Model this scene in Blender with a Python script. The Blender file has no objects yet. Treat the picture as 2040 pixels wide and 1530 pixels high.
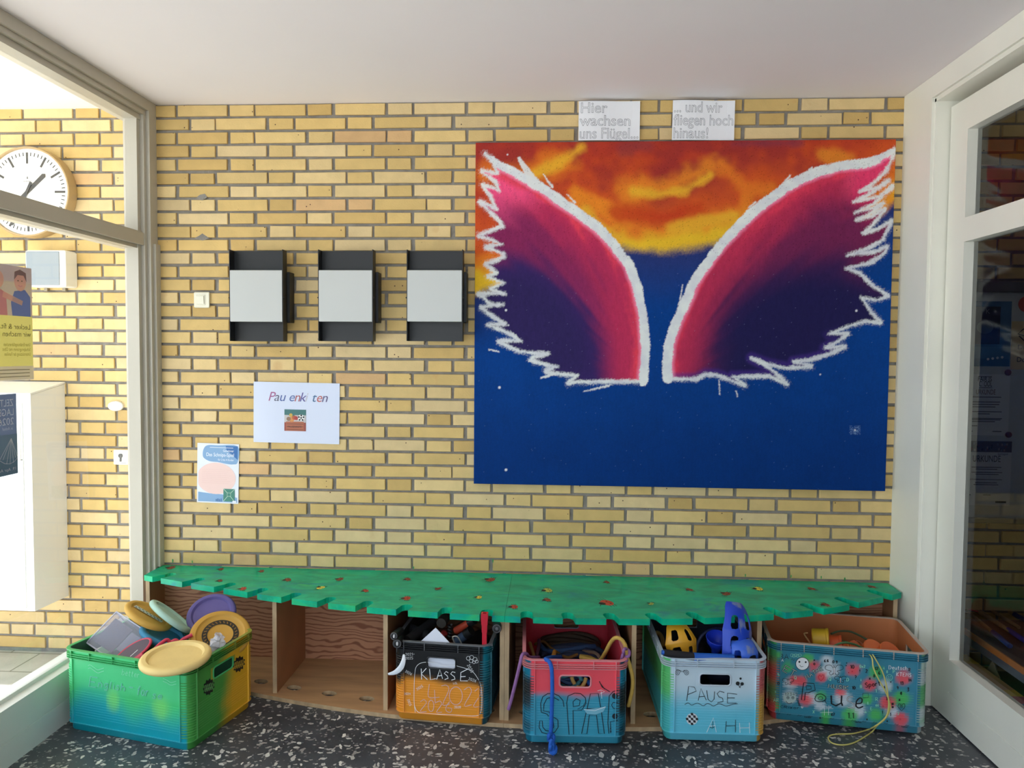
import bpy, bmesh, math, random
import numpy as np
from mathutils import Vector, Matrix
random.seed(7); RNG = np.random.default_rng(7)
SC = bpy.context.scene
COL = SC.collection
PI = math.pi

# ------------------------------------------------------------------ camera
CAM = np.array([1.46794, -3.35778, 1.48544]); FPX = 1440.0
YAW, PITCH, ROLL = math.radians(3.2194), math.radians(2.5119), math.radians(0.4573)
_fw = np.array([-math.sin(YAW)*math.cos(PITCH), math.cos(YAW)*math.cos(PITCH), -math.sin(PITCH)])
_r0 = np.array([math.cos(YAW), math.sin(YAW), 0.0]); _u0 = np.cross(_r0, _fw)
_rt = _r0*math.cos(ROLL) + _u0*math.sin(ROLL); _up = -_r0*math.sin(ROLL) + _u0*math.cos(ROLL)
cam_data = bpy.data.cameras.new('camera'); cam = bpy.data.objects.new('camera', cam_data); COL.objects.link(cam)
cam_data.sensor_width = 36.0; cam_data.lens = FPX/2040*36.0; cam_data.clip_start = 0.02; cam_data.clip_end = 200
cam.matrix_world = Matrix(((_rt[0], _up[0], -_fw[0], CAM[0]), (_rt[1], _up[1], -_fw[1], CAM[1]),
                           (_rt[2], _up[2], -_fw[2], CAM[2]), (0, 0, 0, 1)))
SC.camera = cam
# ------------------------------------------------------------------ world, sun, exposure
W = bpy.data.worlds.new('sky'); SC.world = W; W.use_nodes = True
_bg = W.node_tree.nodes['Background']; _bg.inputs[0].default_value = (0.72, 0.86, 1.0, 1); _bg.inputs[1].default_value = 1.9
sun_data = bpy.data.lights.new('sun', 'SUN'); sun_data.energy = 17; sun_data.angle = math.radians(0.6); sun_data.color = (0.97, 0.97, 1.0)
sun = bpy.data.objects.new('sun', sun_data); COL.objects.link(sun)
sun.location = (-2, -8, 8); sun.rotation_euler = Vector((-0.02, 0.62, -0.78)).to_track_quat('-Z', 'Y').to_euler()
SC.view_settings.view_transform = 'Standard'; SC.view_settings.look = 'None'
SC.view_settings.gamma = 1.0; SC.view_settings.use_curve_mapping = False; SC.view_settings.exposure = 0.6
SC.cycles.max_bounces = 10; SC.cycles.diffuse_bounces = 6; SC.cycles.transparent_max_bounces = 16

# ------------------------------------------------------------------ measuring: a photo pixel to a point on a plane of the room
def ray(x, y): return _fw + _rt*((x-1020)/FPX) + _up*((765-y)/FPX)
def on_y(x, y, v): d = ray(x, y); return CAM + d*((v-CAM[1])/d[1])
def on_z(x, y, v): d = ray(x, y); return CAM + d*((v-CAM[2])/d[2])
def on_x(x, y, v): d = ray(x, y); return CAM + d*((v-CAM[0])/d[0])
def on_plane(x, y, p, n):
    d = ray(x, y); n = np.array(n, float); return CAM + d*(np.dot(np.array(p)-CAM, n)/np.dot(d, n))
def at_depth(x, y, yv): return Vector(on_y(x, y, yv))

# ------------------------------------------------------------------ colours and materials
def lin(c): c = c/255.0; return c/12.92 if c <= 0.04045 else ((c+0.055)/1.055)**2.4
def rgb(r, g, b, k=1.0): return (min(1, lin(r)*k), min(1, lin(g)*k), min(1, lin(b)*k), 1.0)
MATS = {}
def mat(name, color=(0.8, 0.8, 0.8, 1), rough=0.6, metal=0.0, spec=0.5, var=0.0, vscale=8.0, bump=0.0, bscale=80.0,
        attr=False, var2=None, stretch=(1, 1, 1), trans=0.0, alpha=1.0, coat=0.0):
    if name in MATS: return MATS[name]
    m = bpy.data.materials.new(name); m.use_nodes = True; nt = m.node_tree; N = nt.nodes; L = nt.links
    b = N['Principled BSDF']; b.inputs['Roughness'].default_value = rough; b.inputs['Metallic'].default_value = metal
    b.inputs['Specular IOR Level'].default_value = spec; b.inputs['Coat Weight'].default_value = coat
    b.inputs['Base Color'].default_value = color
    if trans: b.inputs['Transmission Weight'].default_value = trans
    if alpha < 1: b.inputs['Alpha'].default_value = alpha
    src = None
    tc = N.new('ShaderNodeTexCoord'); mp = N.new('ShaderNodeMapping'); mp.inputs['Scale'].default_value = stretch
    L.new(tc.outputs['Object'], mp.inputs['Vector'])
    if attr:
        at = N.new('ShaderNodeAttribute'); at.attribute_name = 'Col'; src = at.outputs['Color']
    if var > 0:
        nz = N.new('ShaderNodeTexNoise'); nz.inputs['Scale'].default_value = vscale; nz.inputs['Detail'].default_value = 6
        L.new(mp.outputs[0], nz.inputs['Vector'])
        mx = N.new('ShaderNodeMix'); mx.data_type = 'RGBA'; mx.blend_type = 'MIX'
        c2 = var2 or tuple(max(0, c*(1-var)) for c in color[:3])+(1,)
        rmp = N.new('ShaderNodeMapRange'); rmp.inputs[1].default_value = 0.35; rmp.inputs[2].default_value = 0.65
        L.new(nz.outputs['Fac'], rmp.inputs[0]); L.new(rmp.outputs[0], mx.inputs[0])
        if src is not None:
            hs = N.new('ShaderNodeMix'); hs.data_type = 'RGBA'; hs.blend_type = 'MULTIPLY'; hs.inputs[0].default_value = 1.0
            mx.inputs[6].default_value = (1, 1, 1, 1); mx.inputs[7].default_value = (1-var, 1-var, 1-var, 1)
            L.new(src, hs.inputs[6]); L.new(mx.outputs[2], hs.inputs[7]); src = hs.outputs[2]
        else:
            mx.inputs[6].default_value = color; mx.inputs[7].default_value = c2; src = mx.outputs[2]
    if src is not None: L.new(src, b.inputs['Base Color'])
    if bump > 0:
        bn = N.new('ShaderNodeTexNoise'); bn.inputs['Scale'].default_value = bscale; bn.inputs['Detail'].default_value = 4
        L.new(mp.outputs[0], bn.inputs['Vector'])
        bp = N.new('ShaderNodeBump'); bp.inputs['Strength'].default_value = bump; bp.inputs['Distance'].default_value = 0.004
        L.new(bn.outputs['Fac'], bp.inputs['Height']); L.new(bp.outputs[0], b.inputs['Normal'])
    MATS[name] = m; return m

def glass_mat(name, tint=(0.97, 0.985, 0.98, 1)):
    """thin pane: clear with the mirror reflection of two glass surfaces"""
    m = bpy.data.materials.new(name); m.use_nodes = True; N = m.node_tree.nodes; L = m.node_tree.links; N.clear()
    o = N.new('ShaderNodeOutputMaterial'); mx = N.new('ShaderNodeMixShader'); tr = N.new('ShaderNodeBsdfTransparent')
    gl = N.new('ShaderNodeBsdfGlossy'); gl.inputs['Roughness'].default_value = 0.0; fr = N.new('ShaderNodeFresnel')
    fr.inputs['IOR'].default_value = 1.5
    tr.inputs[0].default_value = tint
    L.new(fr.outputs[0], mx.inputs[0]); L.new(tr.outputs[0], mx.inputs[1]); L.new(gl.outputs[0], mx.inputs[2]); L.new(mx.outputs[0], o.inputs[0])
    MATS[name] = m; return m

# ------------------------------------------------------------------ mesh building
class MB:
    """collects shapes; build() links them as ONE mesh object"""
    def __init__(s): s.v = []; s.f = []; s.m = []; s.c = []; s.sm = []
    def add(s, vs, fs, mi=0, col=None, smooth=False, M=None):
        o = len(s.v)
        if M is not None: vs = [tuple(M @ Vector(v)) for v in vs]
        s.v += [tuple(v) for v in vs]; s.f += [tuple(i+o for i in f) for f in fs]; s.m += [mi]*len(fs); s.sm += [smooth]*len(fs)
        s.c += (col if isinstance(col, list) else [col or (1, 1, 1, 1)]*len(vs)); return s
    def box(s, x0, x1, y0, y1, z0, z1, mi=0, col=None, M=None, bev=0.0):
        if bev > 0:
            b = bev; L = []
            for (z, i) in ((z0, b), (z0+b, 0), (z1-b, 0), (z1, b)):
                for (x, y) in ((x0+i+b*.4, y0+i), (x1-i-b*.4, y0+i), (x1-i, y0+i+b*.4), (x1-i, y1-i-b*.4), (x1-i-b*.4, y1-i), (x0+i+b*.4, y1-i), (x0+i, y1-i-b*.4), (x0+i, y0+i+b*.4)): L.append((x, y, z))
            F = [tuple(range(7, -1, -1)), tuple(range(24, 32))]
            for k in range(3):
                for j in range(8): F.append((k*8+j, k*8+(j+1) % 8, k*8+8+(j+1) % 8, k*8+8+j))
            return s.add(L, F, mi, col, False, M)
        vs = [(x0, y0, z0), (x1, y0, z0), (x1, y1, z0), (x0, y1, z0), (x0, y0, z1), (x1, y0, z1), (x1, y1, z1), (x0, y1, z1)]
        return s.add(vs, [(0, 3, 2, 1), (4, 5, 6, 7), (0, 1, 5, 4), (1, 2, 6, 5), (2, 3, 7, 6), (3, 0, 4, 7)], mi, col, False, M)
    def tube(s, pts, r, n=10, mi=0, col=None, M=None, caps=True, closed=False, flat=1.0):
        pts = [Vector(p) for p in pts]; k = len(pts); rs = r if isinstance(r, (list, tuple)) else [r]*k
        T = []
        for i in range(k):
            a = pts[(i-1) % k] if (closed or i > 0) else pts[i]; b = pts[(i+1) % k] if (closed or i < k-1) else pts[i]
            t = (b-a); T.append(t.normalized() if t.length > 1e-9 else Vector((0, 0, 1)))
        up = Vector((0, 0, 1)) if abs(T[0].z) < 0.9 else Vector((1, 0, 0)); nrm = (up - T[0]*up.dot(T[0])).normalized(); vs = []
        for i in range(k):
            nrm = nrm - T[i]*nrm.dot(T[i]); nrm = nrm.normalized() if nrm.length > 1e-6 else T[i].orthogonal().normalized(); bi = T[i].cross(nrm)
            for j in range(n):
                a = 2*PI*j/n; vs.append(pts[i] + nrm*(math.cos(a)*rs[i]*flat) + bi*(math.sin(a)*rs[i]))
        F = []
        for i in range(k if closed else k-1):
            i2 = (i+1) % k
            for j in range(n): F.append((i*n+j, i*n+(j+1) % n, i2*n+(j+1) % n, i2*n+j))
        if caps and not closed: F += [tuple(range(n-1, -1, -1)), tuple(range((k-1)*n, k*n))]
        return s.add(vs, F, mi, col, True, M)
    def lathe(s, prof, n=40, mi=0, col=None, M=None, sy=1.0):
        """profile of (radius, z) turned about z"""
        vs = []; F = []
        for (r, z) in prof:
            for j in range(n): a = 2*PI*j/n; vs.append((r*math.cos(a), r*math.sin(a)*sy, z))
        for i in range(len(prof)-1):
            for j in range(n): F.append((i*n+j, i*n+(j+1) % n, (i+1)*n+(j+1) % n, (i+1)*n+j))
        if prof[0][0] > 1e-6: F.append(tuple(range(n-1, -1, -1)))
        if prof[-1][0] > 1e-6: F.append(tuple(range((len(prof)-1)*n, len(prof)*n)))
        return s.add(vs, F, mi, col, True, M)
    def prism(s, loops, z0, z1, mi=0, col=None, M=None, mside=None):
        """flat outline (first loop) with holes (further loops) given thickness z0..z1"""
        bm = bmesh.new(); E = []
        for lp in loops:
            vv = [bm.verts.new((p[0], p[1], 0)) for p in lp]
            E += [bm.edges.new((vv[i], vv[(i+1) % len(vv)])) for i in range(len(vv))]
        bmesh.ops.triangle_fill(bm, use_beauty=True, use_dissolve=False, edges=E, normal=(0, 0, 1)); bm.verts.index_update()
        base = [(v.co.x, v.co.y) for v in bm.verts]; tris = []
        for f in bm.faces:
            ids = [v.index for v in f.verts]
            if f.normal.z < 0: ids.reverse()
            tris.append(tuple(ids))
        bm.free(); n = len(base)
        s.add([(x, y, z1) for x, y in base]+[(x, y, z0) for x, y in base], tris+[tuple(n+i for i in reversed(t)) for t in tris], mi, col, False, M)
        for k, lp in enumerate(loops):
            m = len(lp); vs = [(p[0], p[1], z0) for p in lp]+[(p[0], p[1], z1) for p in lp]
            area = sum(lp[i][0]*lp[(i+1) % m][1]-lp[(i+1) % m][0]*lp[i][1] for i in range(m)); ccw = (area > 0) == (k == 0)
            F = [(i, (i+1) % m, m+(i+1) % m, m+i) for i in range(m)]
            if not ccw: F = [tuple(reversed(f)) for f in F]
            s.add(vs, F, mi if mside is None else mside, col, False, M)
        return s
    def ribbon(s, pts, w, mi=0, col=None, M=None, z=0.0, taper=False):
        """a pen stroke in the local xy plane, width w"""
        if len(pts) < 2: return s
        P = [np.array(p[:2], float) for p in pts]; k = len(P); L = []
        closed = k > 2 and np.linalg.norm(P[0]-P[-1]) < 1e-9
        for i in range(k):
            a = P[i-1] if i > 0 else (P[k-2] if closed else P[i]); b = P[i+1] if i < k-1 else (P[1] if closed else P[i])
            t = b-a; ln = np.linalg.norm(t); t = t/ln if ln > 1e-12 else np.array([1., 0]); nn = np.array([-t[1], t[0]])
            h = w/2*(0.35 if taper and i in (0, k-1) else 1); L += [P[i]+nn*h, P[i]-nn*h]
        vs = [(q[0], q[1], z) for q in L]
        return s.add(vs, [(2*i+1, 2*i+3, 2*i+2, 2*i) for i in range(k-1)], mi, col, False, M)
    def poly(s, pts, mi=0, col=None, M=None, z=0.0):
        bm = bmesh.new(); vv = [bm.verts.new((p[0], p[1], 0)) for p in pts]
        E = [bm.edges.new((vv[i], vv[(i+1) % len(vv)])) for i in range(len(vv))]
        bmesh.ops.triangle_fill(bm, use_beauty=True, use_dissolve=False, edges=E, normal=(0, 0, 1)); bm.verts.index_update()
        T = [tuple(v.index for v in (f.verts if f.normal.z > 0 else reversed(f.verts))) for f in bm.faces]
        vs = [(v.co.x, v.co.y, z) for v in bm.verts]; bm.free(); return s.add(vs, T, mi, col, False, M)
    def build(s, name, mats, parent=None, label=None, loc=None, sharp=40):
        me = bpy.data.meshes.new(name); me.from_pydata(s.v, [], s.f)
        for m in (mats if isinstance(mats, (list, tuple)) else [mats]): me.materials.append(m)
        me.polygons.foreach_set('material_index', s.m); me.polygons.foreach_set('use_smooth', s.sm)
        a = me.color_attributes.new('Col', 'FLOAT_COLOR', 'POINT'); a.data.foreach_set('color', np.array(s.c, 'f').ravel())
        me.update()
        if any(s.sm):
            try: me.set_sharp_from_angle(angle=math.radians(sharp))
            except Exception: pass
        o = bpy.data.objects.new(name, me); COL.objects.link(o)
        if parent is not None: o.parent = parent
        if loc is not None: o.location = loc
        if label: o['label'] = label
        return o
def empty(name, loc=(0, 0, 0), rz=0.0):
    o = bpy.data.objects.new(name, None); COL.objects.link(o); o.location = loc; o.rotation_euler = (0, 0, rz); o.empty_display_size = 0.1
    return o
def tag(o, label, cat, group=None, kind=None):
    o['label'] = label; o['category'] = cat
    if group: o['group'] = group
    if kind: o['kind'] = kind
    return o
def struct(o, label=None, cat=None):
    o['kind'] = 'structure'
    if label: o['label'] = label
    if cat: o['category'] = cat
    return o
def smooth_path(pts, n=8, closed=False):
    """Catmull-Rom through the points"""
    P = [Vector(p) for p in pts]; k = len(P); out = []
    for i in range(k if closed else k-1):
        p0 = P[(i-1) % k] if (closed or i > 0) else P[i]*2-P[i+1]; p1 = P[i]; p2 = P[(i+1) % k]
        p3 = P[(i+2) % k] if (closed or i < k-2) else P[i+1]*2-P[i]
        for j in range(n):
            t = j/n; out.append(0.5*((2*p1)+(-p0+p2)*t+(2*p0-5*p1+4*p2-p3)*t*t+(-p0+3*p1-3*p2+p3)*t**3))
    if not closed: out.append(P[-1])
    return out
def frame_M(o, x, y, z):
    """matrix whose columns are the axes x, y, z at origin o"""
    x, y, z = Vector(x).normalized(), Vector(y).normalized(), Vector(z).normalized()
    return Matrix(((x[0], y[0], z[0], o[0]), (x[1], y[1], z[1], o[1]), (x[2], y[2], z[2], o[2]), (0, 0, 0, 1)))
def axis_M(o, d, up=(0, 0, 1), roll=0.0):
    """matrix with local z along d"""
    d = Vector(d).normalized(); u = Vector(up); x = u.cross(d)
    if x.length < 1e-4: x = Vector((1, 0, 0))
    x.normalize(); y = d.cross(x); M = frame_M(o, x, y, d)
    return M @ Matrix.Rotation(roll, 4, 'Z')
def text_mesh(txt, size, width=None, outline=0.0, shear=0.0, align='LEFT'):
    """vertices and faces of a line of lettering lying in the xy plane"""
    cu = bpy.data.curves.new('t', 'FONT'); cu.body = txt; cu.size = size; cu.shear = shear; cu.align_x = align; cu.resolution_u = 3
    if outline: cu.fill_mode = 'NONE'; cu.bevel_depth = outline; cu.bevel_resolution = 0
    ob = bpy.data.objects.new('t', cu); COL.objects.link(ob); dg = bpy.context.evaluated_depsgraph_get(); dg.update()
    me = bpy.data.meshes.new_from_object(ob.evaluated_get(dg))
    vs = [tuple(v.co) for v in me.vertices]; fs = [tuple(p.vertices) for p in me.polygons]
    bpy.data.objects.remove(ob); bpy.data.meshes.remove(me); bpy.data.curves.remove(cu)
    if width and vs:
        xs = [v[0] for v in vs]; k = width/max(1e-6, max(xs)-min(xs)); x0 = min(xs) if align == 'LEFT' else 0
        vs = [((v[0]-x0)*k, v[1], v[2]) for v in vs]
    return vs, fs
# ================================================================== SETTING
CEIL = 2.635; XL = -0.41; XR = 3.015
white_paint = mat('white_frame_paint', rgb(236, 234, 222), 0.35, var=0.05, vscale=3)
shaded_paint = mat('shade_toned_frame_paint', rgb(192, 186, 172), 0.4, var=0.06, vscale=3)  # yard window frame: paint darkened to carry the shade on its room side
white_gloss = mat('white_gloss_paint', rgb(228, 230, 226), 0.3, var=0.05, vscale=4)
M_ceil = mat('ceiling_paint', rgb(238, 233, 236), 0.9, var=0.03, vscale=1.2)
M_pane = glass_mat('window_glass')

def brick_material():
    m = mat('yellow_brick', attr=True, rough=0.62, var=0.10, vscale=14, bump=0.25, bscale=140, spec=0.35)
    nt = m.node_tree; N = nt.nodes; L = nt.links; b = N['Principled BSDF']
    src = b.inputs['Base Color'].links[0].from_socket
    tc = N.new('ShaderNodeTexCoord'); nz = N.new('ShaderNodeTexNoise'); nz.inputs['Scale'].default_value = 9.0; nz.inputs['Detail'].default_value = 3
    L.new(tc.outputs['Object'], nz.inputs['Vector'])
    mr = N.new('ShaderNodeMapRange'); mr.inputs[1].default_value = 0.66; mr.inputs[2].default_value = 0.80
    mr.inputs[4].default_value = 0.3; L.new(nz.outputs['Fac'], mr.inputs[0])
    mx = N.new('ShaderNodeMix'); mx.data_type = 'RGBA'; mx.inputs[7].default_value = rgb(176, 104, 58)
    L.new(mr.outputs[0], mx.inputs[0]); L.new(src, mx.inputs[6])
    sp = N.new('ShaderNodeTexVoronoi'); sp.inputs['Scale'].default_value = 55.0; L.new(tc.outputs['Object'], sp.inputs['Vector'])
    sep = N.new('ShaderNodeSeparateColor'); L.new(sp.outputs['Color'], sep.inputs[0])
    lt = N.new('ShaderNodeMath'); lt.operation = 'LESS_THAN'; lt.inputs[1].default_value = 0.16; L.new(sp.outputs['Distance'], lt.inputs[0])
    gt = N.new('ShaderNodeMath'); gt.operation = 'GREATER_THAN'; gt.inputs[1].default_value = 0.965; L.new(sep.outputs[0], gt.inputs[0])
    mu = N.new('ShaderNodeMath'); mu.operation = 'MULTIPLY'; L.new(lt.outputs[0], mu.inputs[0]); L.new(gt.outputs[0], mu.inputs[1])
    mx2 = N.new('ShaderNodeMix'); mx2.data_type = 'RGBA'; mx2.inputs[7].default_value = rgb(70, 45, 30)
    L.new(mu.outputs[0], mx2.inputs[0]); L.new(mx.outputs[2], mx2.inputs[6]); L.new(mx2.outputs[2], b.inputs['Base Color'])
    return m
def jit(c, k): return tuple(max(0, v*k) for v in c[:3])+(1,)
def make_brick_wall():
    """Flemish bond of thin yellow bricks with recessed grey joints"""
    mb = MB(); x0, x1 = -2.8, 4.7
    mb.add([(x0, 0.008, -0.05), (x1, 0.008, -0.05), (x1, 0.008, CEIL+.05), (x0, 0.008, CEIL+.05)], [(0, 1, 2, 3)], 1)
    mb.box(x0, x1, 0.0085, 0.2, -0.05, CEIL+.05, 1)
    pal = [rgb(220, 190, 128), rgb(214, 182, 116), rgb(224, 196, 140), rgb(216, 184, 118), rgb(208, 174, 108), rgb(222, 196, 146)]
    rd = random.Random(3)
    for k in range(-8, 35):
        z = 0.48+0.0625*k; h = 0.0253
        if z-h < 0 or z-h > CEIL: continue
        off = 0.0 if k % 2 == 0 else 0.1875; i0 = int(x0/.375)-1
        for i in range(i0, int(x1/.375)+2):
            for (cx, w) in ((i*.375+off, .0568), (i*.375+off+.1875, .1192)):
                cx += rd.uniform(-.003, .003); ww = w-.0008+rd.uniform(-.002, .001)
                if cx-ww < x0 or cx+ww > x1: continue
                hh = h+rd.uniform(-.001, .0007); zz = z+rd.uniform(-.001, .001); d = rd.uniform(-.0015, .0008)
                c = jit(rd.choice(pal), rd.uniform(.9, 1.06))
                if rd.random() < .02: c = jit(rgb(216, 176, 124), rd.uniform(.9, 1.05))
                e = [rd.uniform(-.0012, .0012) for _ in range(8)]; b = .0018
                vs = [(cx-ww+e[0], d, zz-hh+e[1]), (cx+ww+e[2], d, zz-hh+e[3]), (cx+ww+e[4], d, zz+hh+e[5]), (cx-ww+e[6], d, zz+hh+e[7])]
                fr = [(v[0]+(b if v[0] < cx else -b), d-.0015, v[2]+(b if v[2] < zz else -b)) for v in vs]
                bk = [(v[0], .0085, v[2]) for v in vs]; allv = fr+vs+bk
                F = [(0, 1, 2, 3)]
                for q in (0, 4): F += [(q+j, q+4+j, q+4+(j+1) % 4, q+(j+1) % 4) for j in range(4)]
                mb.add(allv, F, 0, c)
    mortar = mat('grey_mortar', rgb(146, 141, 134), 0.95, var=0.22, vscale=22, bump=0.6, bscale=160)
    MW = frame_M((0, -.0032, 0), (1, 0, 0), (0, 0, 1), (0, -1, 0)); gp = mat('green_paint_smear', rgb(70, 150, 80), .6)     # knocked out spots filled with mortar, paint smears
    for pts in (((388, 396), (398, 388), (408, 386), (413, 393), (404, 399), (394, 398)), ((384, 476), (396, 470), (403, 465), (412, 471), (418, 475), (404, 479))):
        mb.poly([(q[0], q[2]) for q in (on_y(x, y, -.0032) for x, y in pts)], 1, None, MW)
    for x, y, r in ((344, 1117, 4), (383, 1119, 3), (982, 1117, 3.5), (1485, 1146, 3), (1576, 1148, 3), (1636, 1150, 3), (1683, 1154, 4), (824, 1131, 3)):
        q = on_y(x, y, -.0032); mb.poly([(q[0]+r*.0009*math.cos(a), q[2]+r*.0026*math.sin(a)*(1+.3*math.sin(3*a))) for a in np.linspace(0, 2*PI, 12)[:-1]], 2, None, MW)
    return mb.build('wall_back', [brick_material(), mortar, gp])
wall_back = struct(make_brick_wall())

def terrazzo():
    m = mat('dark_terrazzo', rgb(80, 82, 88), 0.38, var=0.3, vscale=5, spec=0.5)
    nt = m.node_tree; N = nt.nodes; L = nt.links; b = N['Principled BSDF']; src = b.inputs['Base Color'].links[0].from_socket
    tc = N.new('ShaderNodeTexCoord')
    def chips(scale, keep, size, stretch, rot, colr, src, dist=0.85):
        mp = N.new('ShaderNodeMapping'); mp.inputs['Scale'].default_value = stretch; mp.inputs['Rotation'].default_value = (0, 0, rot)
        nz = N.new('ShaderNodeTexNoise'); nz.inputs['Scale'].default_value = scale*1.3; nz.inputs['Detail'].default_value = 2
        L.new(tc.outputs['Object'], nz.inputs['Vector'])
        vm = N.new('ShaderNodeVectorMath'); vm.operation = 'MULTIPLY_ADD'; vm.inputs[1].default_value = (dist/scale,)*3
        L.new(nz.outputs['Color'], vm.inputs[0]); L.new(tc.outputs['Object'], vm.inputs[2]); L.new(vm.outputs[0], mp.inputs['Vector'])
        v = N.new('ShaderNodeTexVoronoi'); v.inputs['Scale'].default_value = scale; v.voronoi_dimensions = '2D'; L.new(mp.outputs[0], v.inputs['Vector'])
        sp = N.new('ShaderNodeSeparateColor'); L.new(v.outputs['Color'], sp.inputs[0])
        k = N.new('ShaderNodeMath'); k.operation = 'GREATER_THAN'; k.inputs[1].default_value = 1-keep; L.new(sp.outputs[0], k.inputs[0])
        sz = N.new('ShaderNodeMath'); sz.operation = 'MULTIPLY'; sz.inputs[1].default_value = size; L.new(sp.outputs[1], sz.inputs[0])
        d = N.new('ShaderNodeMath'); d.operation = 'LESS_THAN'; L.new(v.outputs['Distance'], d.inputs[0]); L.new(sz.outputs[0], d.inputs[1])
        mu = N.new('ShaderNodeMath'); mu.operation = 'MULTIPLY'; L.new(k.outputs[0], mu.inputs[0]); L.new(d.outputs[0], mu.inputs[1])
        ml = N.new('ShaderNodeMix'); ml.data_type = 'RGBA'; ml.inputs[6].default_value = colr; ml.inputs[7].default_value = rgb(140, 138, 136)
        L.new(sp.outputs[2], ml.inputs[0])
        mx = N.new('ShaderNodeMix'); mx.data_type = 'RGBA'; L.new(mu.outputs[0], mx.inputs[0]); L.new(src, mx.inputs[6]); L.new(ml.outputs[2], mx.inputs[7])
        return mx.outputs[2]
    src = chips(70, .30, .45, (1, 1, 1), 0.3, rgb(112, 112, 114), src)
    src = chips(36, .33, .5, (1.0, 2.0, 1), 0.5, rgb(225, 222, 216), src)
    src = chips(25, .24, .46, (2.1, 1.0, 1), -0.3, rgb(232, 228, 220), src)
    L.new(src, b.inputs['Base Color']); return m
M_floor = terrazzo()
struct(MB().box(XL-.09, 5.0, -5.6, 0.005, -0.1, 0.0).build('floor', M_floor))
struct(MB().box(-0.5, 5.0, -5.6, 0.1, CEIL, CEIL+.25).build('ceiling', M_ceil))

# outdoors beside the window: paving, canopy
def paving():
    m = mat('concrete_pavers', rgb(204, 200, 192), 0.9, var=0.25, vscale=4, bump=0.3, bscale=90)
    nt = m.node_tree; N = nt.nodes; L = nt.links; b = N['Principled BSDF']; src = b.inputs['Base Color'].links[0].from_socket
    tc = N.new('ShaderNodeTexCoord'); br = N.new('ShaderNodeTexBrick'); br.offset = 0.5; br.inputs['Scale'].default_value = 1.0
    mp = N.new('ShaderNodeMapping'); mp.inputs['Location'].default_value = (.12, .02, 0); L.new(tc.outputs['Object'], mp.inputs['Vector']); L.new(mp.outputs[0], br.inputs['Vector'])
    br.inputs['Brick Width'].default_value = 0.30; br.inputs['Row Height'].default_value = 0.20; br.inputs['Mortar Size'].default_value = 0.004
    br.inputs['Color1'].default_value = (1, 1, 1, 1); br.inputs['Color2'].default_value = (.86, .86, .84, 1); br.inputs['Mortar'].default_value = (.42, .40, .36, 1)
    mx = N.new('ShaderNodeMix'); mx.data_type = 'RGBA'; mx.blend_type = 'MULTIPLY'; mx.inputs[0].default_value = 1
    L.new(src, mx.inputs[6]); L.new(br.outputs['Color'], mx.inputs[7]); L.new(mx.outputs[2], b.inputs['Base Color']); return m
struct(MB().box(-14, XL-.09, -16, 0.005, -0.1, -0.004).build('ground', paving()))
struct(MB().box(-3.2, -0.5, -2.45, 0.1, CEIL-.012, CEIL+.25).build('ceiling_canopy', mat('canopy_paint', rgb(238, 236, 226), .9)))

# ---- glazed wall to the yard
def window_side():
    w = empty('window_1', (-.48, -2.6, 0)); struct(w)
    def part(name, mb, m, label=None):
        o = mb.build(name, m, None, label); o.location = (.48, 2.6, 0); o.parent = w; return o
    G = -0.50; y1 = -5.2
    mb = MB()                                                     # frame: head, wall post, mullion, covering strips
    mb.box(-.56, XL, y1, -.001, 2.588, CEIL-.001); mb.box(-.545, XL-.014, y1, -.066, 2.566, 2.588); mb.box(-.53, XL-.03, y1, -.066, 2.54, 2.566)
    mb.box(-.535, XL, -.062, -.001, 0.0, 2.588); mb.box(-.522, XL-.016, -.082, -.062, 0.212, 2.566); mb.box(-.508, XL-.034, -.108, -.082, 0.212, 2.54)
    mb.box(XL, XL+.012, -.04, -.001, .447, 1.98)
    for yy in (-1.75, -3.4): mb.box(-.56, XL, yy-.06, yy, 0, 2.588)
    part('frame', mb, shaded_paint)
    mb = MB(); mb.box(-.55, -.43, y1, -.066, 1.968, 2.023); mb.box(-.54, -.45, y1, -.066, 1.952, 1.968); mb.box(-.53, -.438, y1, -.066, 2.023, 2.03)
    part('transom', mb, shaded_paint)
    mb = MB(); mb.box(-.56, -.446, y1, -.066, 0.099, 0.205); mb.box(-.55, -.449, y1, -.066, 0.093, 0.099); mb.box(-.56, -.446, y1, -.066, 0.0, 0.093)
    mb.box(-.565, -.446, y1, -.066, 0.205, 0.213); mb.box(-.52, -.488, y1, -.066, 0.213, 0.228)
    part('bottom_rail', mb, white_gloss)
    for (za, zb) in ((0.213, 1.955), (2.023, 2.56)):
        ys = (-.08, -1.75, -3.4, y1)
        for i in range(3): part('pane', MB().add([(G, ys[i+1], za), (G, ys[i], za), (G, ys[i], zb), (G, ys[i+1], zb)], [(0, 1, 2, 3)]), M_pane)
window_side()

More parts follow.
